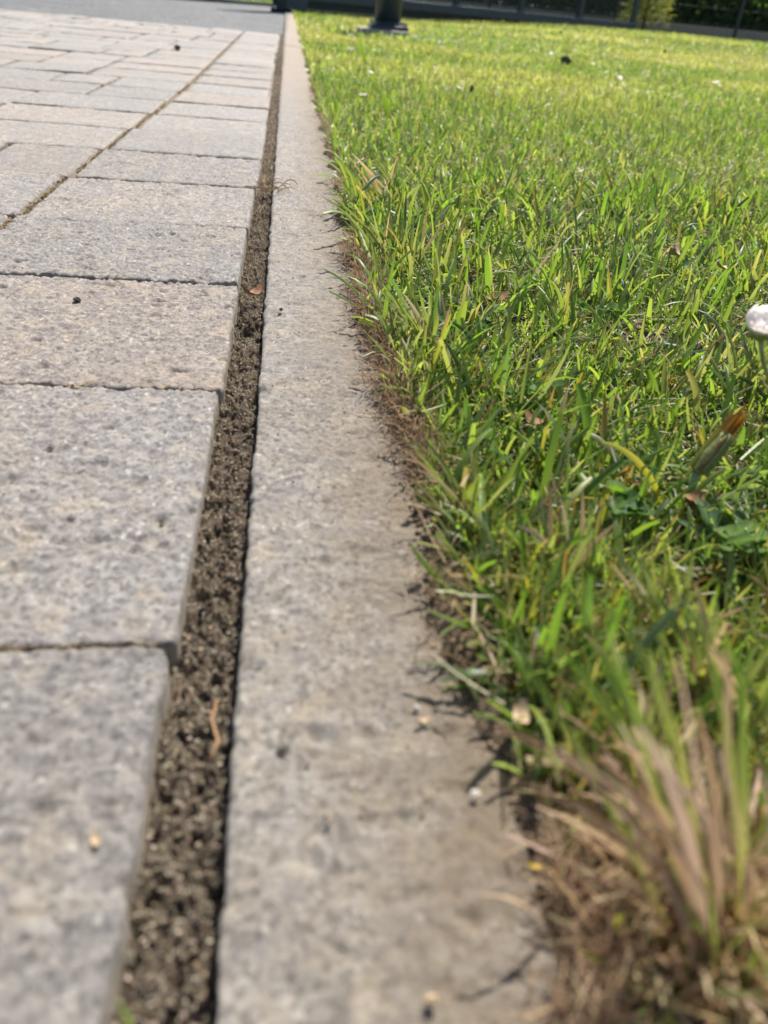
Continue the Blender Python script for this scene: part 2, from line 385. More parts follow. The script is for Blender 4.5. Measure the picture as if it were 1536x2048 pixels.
# ------------------------------------------------------------------ stones as heightfield slabs
def slab(name, x0, x1, y0, y1, res, seed, mat, parent, top=0.0, tilt=(0, 0), chip=.0016, rough=1.0, depth=.06, hole=None):
    nx = max(3, int((x1 - x0) / res)); ny = max(3, int((y1 - y0) / res))
    k = 5; drop = [.0022, .006, .012, .022, depth]
    iu = np.arange(-k, nx + k); iv = np.arange(-k, ny + k)
    u = np.clip(iu, 0, nx - 1) / (nx - 1); v = np.clip(iv, 0, ny - 1) / (ny - 1)
    Xg, Yg = np.meshgrid(x0 + u * (x1 - x0), y0 + v * (y1 - y0))
    ringx = np.maximum(np.maximum(-iu, iu - nx + 1), 0); ringy = np.maximum(np.maximum(-iv, iv - ny + 1), 0)
    ring = np.maximum(ringx[None, :], ringy[:, None])
    d = np.minimum(np.minimum(Xg - x0, x1 - Xg), np.minimum(Yg - y0, y1 - Yg))
    r = .0017 + .0020 * (fbm(Xg * 45, Yg * 45, seed + 3, 3) - .4)
    r = np.maximum(r, .0010)
    dd = np.clip(r - d, 0, r)
    z = -(r - np.sqrt(np.maximum(r * r - dd * dd, 0)))
    n1 = fbm(Xg * 210, Yg * 260, seed, 3) - .5
    n2 = fbm(Xg * 60, Yg * 70, seed + 11, 3) - .5
    n3 = fbm(Xg * 480, Yg * 480, seed + 23, 2) - .5
    n4 = np.abs(vnoise(Xg * 330, Yg * 330, seed + 71) + .5 * vnoise(Xg * 640, Yg * 640, seed + 72) - .75)
    pit = -np.clip(.34 - fbm(Xg * 75, Yg * 130, seed + 31, 2), 0, 1) * .012
    big = (fbm(Xg * 14, Yg * 14, seed + 37, 2) - .5) * .0014
    z = z + rough * (n1 * .0022 + n2 * .0014 + n3 * .0018 - n4 * .0030 + pit * 1.1) + big
    z = z + tilt[0] * (Xg - (x0 + x1) / 2) + tilt[1] * (Yg - (y0 + y1) / 2) + top
    if hole is not None:
        for hx, hy, hr, hd in hole:
            z = z - hd * np.exp(-(((Xg - hx) / hr) ** 2 + ((Yg - hy) / hr) ** 2) ** 2)
    for q in range(k): z = np.where(ring == q + 1, z - drop[q], z)
    # ragged outline
    w = chip * (fbm(Xg * 70, Yg * 70, seed + 51, 3) - .45) * 2 + chip * .5 * (fbm(Xg * 300, Yg * 300, seed + 52, 2) - .5)
    sx = np.where(iu <= 0, 1, np.where(iu >= nx - 1, -1, 0))[None, :]; sy = np.where(iv <= 0, 1, np.where(iv >= ny - 1, -1, 0))[:, None]
    Xg = Xg + sx * np.maximum(w, -.0006); Yg = Yg + sy * np.maximum(w, -.0006)
    # rounded plan corners
    cr = .006
    ax = np.minimum(Xg - x0, x1 - Xg); ay = np.minimum(Yg - y0, y1 - Yg)
    incorner = (ax < cr) & (ay < cr)
    ex, ey = cr - ax, cr - ay; L = np.sqrt(ex * ex + ey * ey); f = np.where(L > cr, cr / np.maximum(L, 1e-9), 1)
    sgx = np.where(Xg < (x0 + x1) / 2, 1, -1); sgy = np.where(Yg < (y0 + y1) / 2, 1, -1)
    Xg = np.where(incorner, Xg + sgx * (ex - ex * f), Xg); Yg = np.where(incorner, Yg + sgy * (ey - ey * f), Yg)
    cx, cy = (x0 + x1) / 2, (y0 + y1) / 2
    V = np.stack([Xg - cx, Yg - cy, z], -1).reshape(-1, 3)
    mx, my = nx + 2 * k, ny + 2 * k
    i = np.arange(my - 1)[:, None] * mx + np.arange(mx - 1)[None, :]
    Qd = np.stack([i, i + 1, i + mx + 1, i + mx], -1).reshape(-1, 4)
    return add(name, mesh_np(name, V, Qd), mat, parent, (cx, cy, 0))

# paved drive
bed = MB().box(-9, -.046, -1.0, 4.76, -.08, -.0048).build('driveway', MAT['bedding'])
tag(bed, 'drive paved with weathered grey concrete blocks', 'driveway', kind='structure')
ROW = [.008, .2045, .4195, .614, .7885, .975, 1.158]
p = .186
while ROW[-1] < 4.5: ROW.append(ROW[-1] + p + random.uniform(-.004, .004))
ROW = [y for y in ROW if y < 4.66]
ROW.append(4.745)
ROW = [-.4, -.19] + ROW
edge_x = [-.0405, -.0408, -.0402, -.0392, -.0378, -.0385, -.0368, -.0352, -.0345, -.0350, -.036]
def road_edge(x): return 4.755 + (x + .04) * .055
LJ0, LJ1 = -.262, -.2225
def lj(y): return LJ0 + (LJ1 - LJ0) * smooth(.3, 2.2, np.array(y)) if y < 2.2 else LJ1
npav = 0
coarse = {}
for r in range(len(ROW) - 1):
    y0, y1 = ROW[r] + .0014, ROW[r + 1] - .0014
    if r == 2: y0 -= 0; 
    ex = edge_x[min(r, len(edge_x) - 1)] + random.uniform(-.0006, .0006)
    l = float(lj((y0 + y1) / 2))
    cols = [(l + .0022, ex)]
    x = l - .0014; lim = -1.6 - max(0, y0 - .6) * .36
    wl = {5: [.24, .16], 6: [.155, .24], 7: [.115, .24], 8: [.2, .16]}.get(r, [])
    kx = 0
    while x > max(lim, -3.2):
        w = wl[kx] if kx < len(wl) else random.choice([.16, .24, .16, .2, .12])
        cols.append((x - w, x - .004)); x -= w; kx += 1
    for c, (xa, xb) in enumerate(cols):
        dist = math.hypot((xa + xb) / 2, (y0 + y1) / 2)
        top = random.gauss(0, .0012); tilt = (random.gauss(0, .006), random.gauss(0, .006))
        top = max(top, -.0008)
        if c == 0 and r < 6: top = [0, 0, .001, -.0005, -.0004, .0012][r]; tilt = (random.gauss(0, .003), random.gauss(0, .003))
        if dist < .75 and c == 0: res = .0012
        elif dist < 1.1: res = .0021
        elif dist < 1.9: res = .006
        else: res = .014
        ya, yb = y0, y1
        if r == len(ROW) - 2: yb = min(y1, road_edge((xa + xb) / 2) - .003)
        if r >= len(ROW) - 3 and c > 0: yb = min(yb, road_edge((xa + xb) / 2) - .003)
        if yb - ya < .03: continue
        o = slab('paver', xa, xb, ya, yb, res, 100 + npav * 7, MAT['paver'], bed, top, tilt, .0016 if res < .01 else .002, 1.0 if res < .004 else .5)
        npav += 1

js = MB()
for r in range(2, len(ROW) - 1):
    l = float(lj((ROW[r] + ROW[r + 1]) / 2))
    if ROW[r] > .55: js.box(l - .0065, l + .0065, ROW[r], ROW[r + 1], -.006, -.0014 if ROW[r] > 1 else -.0026)
    if ROW[r] > .9: js.box(-1.6 - max(0, ROW[r] - .6) * .36, l - .0066, ROW[r] - .004, ROW[r] + .004, -.006, -.0024); js.box(l + .0066, -.047, ROW[r] - .004, ROW[r] + .004, -.006, -.0024)
js.build('joint_sand', soil_mat('joint_sand', (.17, .13, .085), (.34, .28, .20), 200), bed)
# kerb
kroot = MB().box(KERB_L + .004, KERB_R - .004, -.6, 9.55, -.2, -.03).build('kerb', MAT['bedding'])
tag(kroot, 'long narrow concrete edging between paved drive and lawn', 'kerb', kind='structure')
for j, (a, b_, res) in enumerate([(-.12, .45, .0012), (.45, 1.45, .0022), (1.45, 2.8, .005), (2.8, 3.836, .01), (3.862, 5.3, .012), (5.303, 7.3, .02), (7.303, 9.5, .03)]):
    hole = [(-.0005, .1565, .0022, .005)] if j == 0 else None
    gap = .0 if j in (0, 1) else .0008
    slab('kerb_stone', KERB_L, KERB_R, a if j == 0 else a - .004 * (j < 2), b_ + .0035 * (j < 2), res, 900 + j * 13, MAT['kerb'], kroot, -.0008, (0, 0), .0014, .8 if j < 2 else .5, .05, hole)

# trench of crumbly soil
def trench_z(x, y):
    base = -.0205 + .011 * smooth(.7, 2.6, y) + .003 * (fbm(y * 9, x * 0, 61, 3) - .5)
    lump = (1 - np.abs(2 * fbm(x * 260, y * 230, 62, 3) - 1)) ** 2 * .0085
    hole = -.016 * np.exp(-(((x + .029) / .006) ** 2 + ((y - .553) / .012) ** 2))
    hole += -.010 * np.exp(-(((x + .028) / .005) ** 2 + ((y - .062) / .02) ** 2))
    return base + lump + .004 * (fbm(x * 80, y * 80, 63, 3) - .5) + hole
for ya, yb, res in ((-.15, .95, .0009), (.95, 2.2, .0022), (2.2, 4.76, .006)):
    pass
xs = np.arange(-.046, -.012, .0009)
ys = np.concatenate([np.arange(-.15, 1.0, .0009), np.arange(1.0, 2.2, .003), np.arange(2.2, 4.78, .01)])
V, Q = grid(xs, ys, trench_z)
o = add('trench_soil', mesh_np('trench_soil', V, Q), MAT['soil']); tag(o, 'crumbly dry soil in the gap between pavers and kerb', 'soil', kind='stuff')

def crumbs(name, P, size, cols, mat, label, cat, flat=.75):
    """many small irregular octahedra"""
    n = len(P); base = np.array([[1, 0, 0], [0, 1, 0], [-1, 0, 0], [0, -1, 0], [0, 0, 1], [0, 0, -1.]])
    tri = np.array([[0, 1, 4], [1, 2, 4], [2, 3, 4], [3, 0, 4], [1, 0, 5], [2, 1, 5], [3, 2, 5], [0, 3, 5]])
    a = R.uniform(0, 6.28, n); c, s = np.cos(a), np.sin(a)
    J = base[None] * R.uniform(.55, 1.4, (n, 6, 1))
    J = J * size[:, None, None] * np.stack([np.ones(n), R.uniform(.5, 1.2, n), R.uniform(.5, 1.0, n) * flat], -1)[:, None, :]
    b = R.normal(0, .6, n); cb, sb = np.cos(b), np.sin(b)
    y = J[..., 1] * cb[:, None] - J[..., 2] * sb[:, None]; z = J[..., 1] * sb[:, None] + J[..., 2] * cb[:, None]; x = J[..., 0]
    V = np.stack([x * c[:, None] - y * s[:, None], x * s[:, None] + y * c[:, None], z], -1) + P[:, None, :]
    T = (tri[None] + (np.arange(n) * 6)[:, None, None]).reshape(-1, 3)
    col = np.repeat(cols, 6, axis=0)
    o = add(name, mesh_np(name, V.reshape(-1, 3), None, T, False, col), mat); tag(o, label, cat, kind='stuff'); return o
def pick(n, palette, jitter=.2, p=None):
    pal = np.array(palette); i = R.choice(len(pal), n, p=p)
    return np.clip(pal[i] * R.uniform(1 - jitter, 1 + jitter, (n, 1)) * R.uniform(1 - jitter * .3, 1 + jitter * .3, (n, 3)), 0, 1)
SOILP = [(.28, .235, .17), (.36, .31, .23), (.15, .115, .08), (.44, .38, .29), (.23, .17, .12)]
n = 26000
y = np.concatenate([R.uniform(-.1, 1.0, 18000), R.uniform(1.0, 3.2, 8000)]); x = R.uniform(-.042, -.0145, n)
P = np.stack([x, y, trench_z(x, y) + .0003], -1)
crumbs('soil_crumbs', P, R.uniform(.0003, .0009, n) * (1 + (y > 1) * .7), pick(n, SOILP, .3), MAT['crumb'], 'small soil crumbs lying on the trench between pavers and kerb', 'soil crumbs')

# ------------------------------------------------------------------ blades
def blades(base, head, length, width, lean, curve, col0, col1, seg=5, across=3, tipw=.12, zfun=None, twist=None, fold=.25):
    """returns V, Q, col for N blades. lean: initial angle from vertical, curve: added angle along length"""
    n = len(base); t = np.linspace(0, 1, seg + 1)
    ang = lean[:, None] + curve[:, None] * t[None] ** 1.5
    ds = length[:, None] / seg
    dx = np.sin(ang) * ds; dz = np.cos(ang) * ds
    rx = np.concatenate([np.zeros((n, 1)), np.cumsum(dx[:, :-1], 1)], 1); rz = np.concatenate([np.zeros((n, 1)), np.cumsum(dz[:, :-1], 1)], 1)
    hx, hy = np.cos(head), np.sin(head)
    cx = base[:, 0:1] + rx * hx[:, None]; cy = base[:, 1:2] + rx * hy[:, None]; cz = base[:, 2:3] + np.maximum(rz, -.004)
    if twist is None: twist = R.normal(0, .5, n)
    side = np.stack([-hy, hx, np.zeros(n)], -1)
    up = np.stack([np.cos(ang) * hx[:, None], np.cos(ang) * hy[:, None], -np.sin(ang)], -1)   # normal of blade
    tw = twist[:, None] * (0.4 + t[None])
    sd = side[:, None, :] * np.cos(tw)[..., None] + up * np.sin(tw)[..., None]
    nrm = up * np.cos(tw)[..., None] - side[:, None, :] * np.sin(tw)[..., None]
    tp = np.broadcast_to(np.asarray(tipw), (n,))
    prof = (.72 + .28 * np.sin(np.minimum(t * 2.2, 1.57)))[None] * (1 - (1 - tp[:, None]) * np.clip((t[None] - .35) / .65, 0, 1) ** 1.6)
    w = width[:, None] * prof * .5
    c = np.stack([cx, cy, cz], -1)
    if across == 3:
        L = c + sd * w[..., None]; Rr = c - sd * w[..., None]; Mi = c - nrm * (w * fold * 2)[..., None]
        V = np.stack([L, Mi, Rr], 2)
        k = 3
    else:
        V = np.stack([c + sd * w[..., None], c - sd * w[..., None]], 2); k = 2
    per = (seg + 1) * k
    q = []
    for i in range(seg):
        for j in range(k - 1): q.append([i * k + j, i * k + j + 1, (i + 1) * k + j + 1, (i + 1) * k + j])
    Q = (np.array(q)[None] + (np.arange(n) * per)[:, None, None]).reshape(-1, 4)
    col = col0[:, None, :] * (1 - t[None, :, None]) + col1[:, None, :] * t[None, :, None]
    col = np.repeat(col[:, :, None, :], k, 2).reshape(-1, 3)
    return V.reshape(-1, 3), Q, col
def join(parts):
    vs, qs, cs, n = [], [], [], 0
    for V, Q, c in parts: vs.append(V); qs.append(Q + n); cs.append(c); n += len(V)
    return np.concatenate(vs), np.concatenate(qs), np.concatenate(cs)

n = 15000; y = np.concatenate([R.uniform(-.1, .9, 11000), R.uniform(.9, 2.4, 4000)]); x = R.uniform(-.041, -.0155, n)
kk = fbm(x * 160, y * 160, 64, 3) > .44; x, y = x[kk], y[kk]; n = len(x)
cF = pick(n, [(.36, .30, .23), (.26, .205, .15), (.17, .125, .09), (.46, .40, .32)], .25)
V, Q, cF = blades(np.stack([x, y, trench_z(x, y) + R.uniform(0, .0012, n)], -1), R.uniform(0, 6.283, n), R.uniform(.0018, .006, n) * (1 + (y > .9)), R.uniform(.0002, .0005, n) * (1 + .8 * (y > .9)), R.normal(.9, .6, n), R.normal(.8, 1.4, n), cF, cF, 4, 2, .5)
o = add('trench_fibres', mesh_np('trench_fibres', V, Q, None, True, cF), MAT['dry']); tag(o, 'curled dry fibres matted on the soil of the trench', 'dry fibres', kind='stuff')

GREEN = np.array([(.105, .185, .030), (.150, .235, .036), (.066, .125, .034), (.195, .255, .052), (.090, .140, .066)])
def green_cols(n, x, y):
    c = GREEN[R.choice(5, n, p=[.28, .28, .16, .18, .10])] * R.uniform(.75, 1.3, (n, 1))
    patch = fbm(x * 1.3, y * 1.3, 201, 3); yel = smooth(.48, .68, patch)[:, None] * smooth(1.0, 4, y)[:, None] * .8
    c = c * (1 - yel) + np.array([.36, .34, .13]) * yel * R.uniform(.8, 1.2, (n, 1))
    shade_tint = (smooth(2.6, 4.2, x) * smooth(4.5, 6, y) * (1 - smooth(8, 9.5, y)))[:, None] * .5  # tree shade on the far right lawn, painted as darker blade colour
    c = c * (1 - shade_tint) + np.array([.075, .120, .03]) * shade_tint
    return c
def edge_x_lawn(y): return .0610 + .026 * (fbm(y * 0 + 5, y * 20, 77, 4) - .38) + .007 * (1 - smooth(.08, .20, y))
def in_sector(x, y, m):
    return (x < .62 * y + m + .35)
def scatter(n, x0, x1, y0, y1):
    x = R.uniform(x0, x1, n); y = R.uniform(y0, y1, n); return x, y
def tall_map(x, y): return fbm(x * 9, y * 9, 301, 3)
parts = []
def grow(x, y, hmin, hmax, wmin, wmax, seg, across, leanm=.35, dead=.0):
    n = len(x); e = edge_x_lawn(y)
    clump = tall_map(x, y)
    hl = R.uniform(hmin, hmax, n) * (.55 + .9 * clump) * np.where(y < .45, .45 + .55 * smooth(.0, .025, x - e), 1)
    z = lawn_soil_z(x, y) if True else 0
    head = R.uniform(0, 6.283, n)
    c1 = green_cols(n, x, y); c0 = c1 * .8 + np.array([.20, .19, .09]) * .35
    yl = R.random(n) < .05 + dead
    c1[yl] = pick(int(yl.sum()), [(.30, .24, .05), (.33, .26, .12), (.24, .13, .05)], .2)
    tips = R.random(n) < .2
    c1[tips] = c1[tips] * .5 + np.array([.40, .34, .18]) * .5
    cut = np.where(R.random(n) < .45, R.uniform(.45, .75, n), R.uniform(.06, .2, n))
    lean = np.abs(R.normal(leanm, .32, n)); curve = R.normal(.5, .55, n)
    B = np.stack([x, y, z - .002], -1)
    return blades(B, head, hl, R.uniform(wmin, wmax, n), lean, curve, c0, c1, seg, across, cut)
PCX, PCY = at_depth(775, 44, 6.3)[:2]
# near: upright blades, taller broad blades, and a low curled mat
def keepers(n, x0, x1, y0, y1, gap, m):
    x, y = scatter(n, x0, x1, y0, y1); k = (x > edge_x_lawn(y) + R.exponential(gap, n)) & in_sector(x, y, m)
    k &= ~((np.abs(x - PCX + .03) < .24) & (y > PCY - .42) & (y < PCY + .22)); k &= ~((y < .075) & (x < .16))
    k &= (y > 1.3) | (R.random(n) < smooth(.22, .52, fbm(x * 17, y * 17, 555, 3)) + .12)
    return x[k], y[k]
def mat_layer(x, y, hmin, hmax, wmin, wmax, seg, hi):
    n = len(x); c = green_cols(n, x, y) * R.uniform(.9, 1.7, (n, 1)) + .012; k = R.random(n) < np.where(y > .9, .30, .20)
    c[k] = pick(int(k.sum()), [(.46, .42, .24), (.40, .38, .16), (.52, .47, .32), (.30, .22, .12)], .2)
    z = lawn_soil_z(x, y) + R.uniform(0, hi, n)
    return blades(np.stack([x, y, z], -1), R.uniform(0, 6.283, n), R.uniform(hmin, hmax, n), R.uniform(wmin, wmax, n), np.abs(R.normal(1.05, .4, n)), R.normal(.5, 1.0, n), c * .95, c, seg, 2, R.uniform(.1, .6, n))
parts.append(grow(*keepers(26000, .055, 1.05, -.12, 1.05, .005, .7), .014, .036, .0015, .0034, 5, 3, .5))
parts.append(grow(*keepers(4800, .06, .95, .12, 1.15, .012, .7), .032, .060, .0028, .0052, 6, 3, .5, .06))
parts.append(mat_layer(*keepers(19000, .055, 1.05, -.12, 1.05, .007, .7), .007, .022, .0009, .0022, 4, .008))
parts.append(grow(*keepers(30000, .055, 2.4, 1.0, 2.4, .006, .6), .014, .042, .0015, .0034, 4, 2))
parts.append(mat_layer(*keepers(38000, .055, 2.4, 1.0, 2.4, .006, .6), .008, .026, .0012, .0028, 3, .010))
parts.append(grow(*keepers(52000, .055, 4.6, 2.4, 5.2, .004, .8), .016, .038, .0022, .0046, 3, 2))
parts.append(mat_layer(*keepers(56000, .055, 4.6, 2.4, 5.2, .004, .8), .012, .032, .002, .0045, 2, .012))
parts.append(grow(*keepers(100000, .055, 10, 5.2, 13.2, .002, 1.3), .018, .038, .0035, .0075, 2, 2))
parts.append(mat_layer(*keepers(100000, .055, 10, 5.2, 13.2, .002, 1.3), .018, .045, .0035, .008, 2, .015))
parts.append(grow(*keepers(3800, .085, .26, .075, .27, .006, .7), .018, .044, .0008, .0022, 6, 3, .55, .42))
parts.append(grow(*keepers(2600, .07, .34, .2, .5, .004, .7), .016, .040, .0012, .0030, 6, 3, .6, .22))
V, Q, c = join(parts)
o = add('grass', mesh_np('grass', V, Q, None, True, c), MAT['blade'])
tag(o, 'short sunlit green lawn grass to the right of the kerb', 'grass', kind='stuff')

# thatch: dry bits lying flat between the blades
parts = []
STRAW = [(.50, .42, .26), (.58, .52, .36), (.38, .28, .16), (.26, .17, .10), (.62, .57, .43)]
def thatch(n, x0, x1, y0, y1, lmin, lmax, wmin, wmax, seg, hi):
    x, y = scatter(n, x0, x1, y0, y1); k = (x > edge_x_lawn(y) + R.exponential(.004, n)) & in_sector(x, y, .7); x, y = x[k], y[k]; n = len(x)
    z = lawn_soil_z(x, y) + R.uniform(.0005, hi, n)
    c = pick(n, STRAW, .25)
    return blades(np.stack([x, y, z], -1), R.uniform(0, 6.283, n), R.uniform(lmin, lmax, n), R.uniform(wmin, wmax, n), R.normal(1.45, .2, n), R.normal(.05, .4, n), c, c, seg, 2, .4)
parts.append(thatch(5500, .055, .75, -.12, 1.1, .008, .035, .0005, .0016, 3, .012))
parts.append(thatch(5000, .055, 1.9, 1.1, 2.5, .008, .035, .0008, .002, 3, .014))
parts.append(thatch(9000, .055, 5, 2.5, 8, .012, .04, .0016, .004, 2, .02))
V, Q, c = join(parts)
o = add('dry_thatch', mesh_np('dry_thatch', V, Q, None, True, c), MAT['dry'])
tag(o, 'pale dead clippings matted between the green grass blades', 'thatch', kind='stuff')

# root hairs hanging over the kerb edge
n = 9500
y = np.concatenate([R.uniform(-.05, .75, 7500), R.uniform(.75, 2.2, 2000)]); cl = fbm(y * 14, y * 0 + 3, 88, 3)
k = R.random(n) < smooth(.30, .62, cl); y = y[k]; n = len(y)
x = edge_x_lawn(y) + R.normal(.004, .005, n)
z = np.maximum(lawn_soil_z(x, y), 0) + R.uniform(0, .006, n)
c = pick(n, [(.26, .17, .10), (.34, .235, .15), (.17, .105, .065), (.42, .32, .21)], .25)
V, Q, c = blades(np.stack([x, y, z], -1), R.uniform(0, 6.283, n), R.uniform(.006, .024, n), R.uniform(.0002, .0007, n), R.normal(1.15, .4, n), R.normal(.6, 2.0, n), c, c, 5, 2, .5)
o = add('dry_roots', mesh_np('dry_roots', V, Q, None, True, c), MAT['dry']); tag(o, 'tangled brown root hairs hanging over the lawn side of the kerb', 'roots', kind='stuff')
# earth crumbs along the same edge and specks on kerb and pavers
n = 9000; y = np.concatenate([R.uniform(-.05, .9, 6500), R.uniform(.9, 3.2, 2500)]); x = edge_x_lawn(y) + R.normal(.0025, .0036, n)
z = np.maximum(lawn_soil_z(x, y), -.0006)
ns = 420; y2 = np.abs(R.normal(.55, .45, ns)) + .05; x2 = R.uniform(-.012, .06, ns)
ok = lambda a: a
P = np.concatenate([np.stack([x, y, z], -1), np.stack([x2, y2, np.full(ns, .0004)], -1)])
sz = np.concatenate([R.uniform(.0003, .0012, n), R.uniform(.0002, .0008, ns)])
crumbs('earth_crumbs', P, sz, np.concatenate([pick(n, [(.15, .105, .07), (.22, .16, .11), (.30, .23, .16)], .3), pick(ns, [(.05, .035, .025), (.16, .11, .07)], .3)]), MAT['crumb'], 'brown earth crumbs spilled from the lawn onto the kerb', 'earth crumbs')

# moss in the paver joints
ptsM = []
for r in range(2, len(ROW) - 1):
    y0 = ROW[r]; 
    n = int(260 if y0 < 2 else 110)
    yy = R.uniform(y0, ROW[r + 1], n); l = float(lj((ROW[r] + ROW[r + 1]) / 2))
    keep = fbm(yy * 14, yy * 0 + 1, 93, 3) > .36
    ptsM.append(np.stack([l + .0005 + R.normal(0, .0016, n), yy, R.uniform(-.005, .0002, n)], -1)[keep])
    n = int(1500 if r == 3 else 300 if y0 < 1.1 else 120); xx = R.uniform(l - (.5 if y0 > .5 else 0), -.045, n)
    keep = fbm(xx * 18 + r * 7, xx * 0 + 2, 95, 3) > (.47 if r not in (3, 4) else .36 if r == 4 else .1)
    ptsM.append(np.stack([xx, y0 + R.normal(0, .0012, n), R.uniform(-.006, -.0008, n)], -1)[keep])
P = np.concatenate(ptsM); n = len(P); fine_ = np.where(np.abs(P[:, 1] - ROW[3]) < .006, .5, 1.0)
crumbs('joint_moss', P, R.uniform(.0006, .0019, n) * fine_, pick(n, [(.17, .12, .065), (.24, .165, .085), (.11, .085, .05), (.14, .115, .055), (.29, .22, .13)], .3), MAT['crumb'], 'brown moss growing in the joints between the pavers', 'moss')

# ------------------------------------------------------------------ hero plants near the lens
def blade_obj(name, base, tip, width, c0, c1, parent=None, bow=.2, seg=9, mat='blade', tipw=.1, twist=.6, bowdir=(0, 0, 1), fold=.3):
    """one grass blade from base to tip, bowed"""
    b = np.array(base, float); t_ = np.array(tip, float); Ld = np.linalg.norm(t_ - b)
    mid = (b + t_) / 2 + np.array(bowdir) * bow * Ld
    t = np.linspace(0, 1, seg + 1)[:, None]
    c = b * (1 - t) ** 2 + 2 * mid * t * (1 - t) + t_ * t ** 2
    tg = np.gradient(c, axis=0); tg /= np.linalg.norm(tg, axis=1)[:, None]
    view = np.array([-c[0, 0], -c[0, 1], .25]); view /= np.linalg.norm(view)
    sd = np.cross(tg, view); sd /= np.linalg.norm(sd, axis=1)[:, None]; nm = np.cross(sd, tg)
    a = (twist * (t - .3)); sd2 = sd * np.cos(a) + nm * np.sin(a); nm2 = nm * np.cos(a) - sd * np.sin(a)
    w = width * .5 * (.7 + .3 * np.sin(np.minimum(t * 2.2, 1.57))) * (1 - (1 - tipw) * np.clip((t - .4) / .6, 0, 1) ** 1.5)
    V = np.stack([c + sd2 * w, c - nm2 * w * fold, c - sd2 * w], 1).reshape(-1, 3)
    q = []
    for i in range(seg):
        for j in range(2): q.append([i * 3 + j, i * 3 + j + 1, i * 3 + 4 + j, i * 3 + 3 + j])
    col = np.repeat(np.array(c0)[None] * (1 - t) + np.array(c1)[None] * t, 3, 0)
    org = np.array(parent['org']) if parent is not None and 'org' in parent else np.zeros(3)
    return add(name, mesh_np(name, V - org, np.array(q), None, True, col), MAT[mat], parent)
def thing(name, loc, label, cat, group=None):
    o = empty(name, loc); o['org'] = [float(k) for k in loc]; tag(o, label, cat, group); return o

# dry tuft at the lower right
tb = G(1440, 1900); tb[2] = .0
t = thing('dry_grass_tuft', tb, 'large half-dead grass tuft leaning from the kerb edge', 'grass tuft')
DRYC = [(.58, .41, .24), (.44, .28, .17), (.60, .51, .34), (.36, .22, .14), (.56, .40, .32)]
heroes = [  # tip pixel, base offset, width mm, kind
    ((1020, 1200), 'g'), ((1075, 1130), 'g'), ((1140, 1180), 'g'), ((1190, 1250), 'g'), ((1090, 1320), 'g'), ((1250, 1330), 'g'),
    ((1210, 1430), 'p'), ((1255, 1500), 'd'), ((1300, 1540), 'd'), ((1010, 1480), 'd'), ((1060, 1560), 'd'), ((1110, 1500), 'd'),
    ((1410, 1300), 'd'), ((1395, 1420), 'd'), ((1330, 1600), 'd'), ((1450, 1560), 'p'), ((1530, 1540), 'p'), ((1480, 1620), 'd'),
    ((1180, 1740), 'y'), ((1535, 1700), 'y'), ((1390, 1680), 's'), ((1490, 1380), 'g'), ((1535, 1230), 'g'), ((1350, 1180), 'g'),
    ((1215, 1440), 'P'), ((1262, 1470), 'P'), ((1285, 1520), 'D'), ((1240, 1560), 'D'), ((1320, 1575), 'P'), ((1425, 1290), 'D'), ((1400, 1330), 'D'), ((1470, 1550), 'P'), ((1530, 1560), 'P'),
    ((1150, 1700), 'D'), ((1060, 1640), 'D'), ((1180, 1600), 'D'), ((1110, 1250), 'G'), ((1160, 1330), 'G'), ((1225, 1500), 'D'), ((1330, 1470), 'D'), ((1520, 1330), 'G'), ((1270, 1620), 'P'), ((1200, 1530), 'D'), ((1140, 1590), 'D'), ((1350, 1650), 'D'), ((1440, 1640), 'P'), ((1500, 1700), 'D'),
    ((1120, 1640), 'd'), ((1165, 1590), 'd'), ((1020, 1700), 'd'), ((1100, 1790), 'd'), ((1230, 1640), 'y'), ((1290, 1450), 'g')]
for i, (tip, kd) in enumerate(heroes):
    big_ = kd.isupper(); kd = kd.lower()
    bb = G(1430 + R.normal(0, 52), 1890 + R.normal(0, 48)); bb[2] = R.uniform(.000, .004)
    tp = at_depth(tip[0] + R.normal(0, 28), tip[1] + R.normal(0, 40), bb[1] + R.uniform(.008, .05))
    if tp[2] < .004: tp[2] = .004 + R.uniform(0, .004)
    d_ = np.array(DRYC[R.integers(5)]) * R.uniform(.9, 1.25)
    c0 = np.array((.42, .32, .21)) * R.uniform(.7, 1.1)
    c1 = {'g': np.array((.10, .20, .025)), 'd': d_, 'p': np.array((.60, .43, .36)), 'y': np.array((.30, .29, .09)), 's': np.array((.20, .25, .15))}[kd]
    blade_obj('blade', bb, tp, R.uniform(.0022, .0034) if big_ else (R.uniform(.0009, .0020) if kd != 'p' else .0018), c0, c1, t, R.uniform(.02, .34), 11, 'blade' if kd in 'gys' else 'dry', .25, R.normal(0, .7))
for i in range(120):
    a = R.uniform(0, 6.28); bb = tb + np.array([R.normal(0, .009), R.normal(.004, .010), 0]); bb[2] = R.uniform(0, .003)
    tp = bb + np.array([math.cos(a) * R.uniform(.01, .035), math.sin(a) * R.uniform(.01, .035), R.uniform(.006, .045)])
    k = R.random()
    c1 = np.array(DRYC[R.integers(5)]) if k < .5 else np.array((.11, .20, .03)) * R.uniform(.8, 1.3)
    blade_obj('blade', bb, tp, R.uniform(.0005, .0015), np.array((.40, .29, .18)), c1, t, R.uniform(-.1, .25), 7, 'dry' if k < .5 else 'blade', .3, R.normal(0, .8))
n = 1000; aa = R.uniform(0, 6.283, n); rr_ = np.abs(R.normal(0, .017, n))
Bt = np.stack([np.cos(aa) * rr_, np.sin(aa) * rr_ * 1.1 + .004, R.uniform(.0, .006, n)], -1)
c = pick(n, [(.45, .31, .16), (.54, .41, .23), (.30, .19, .10), (.60, .49, .31)], .25)
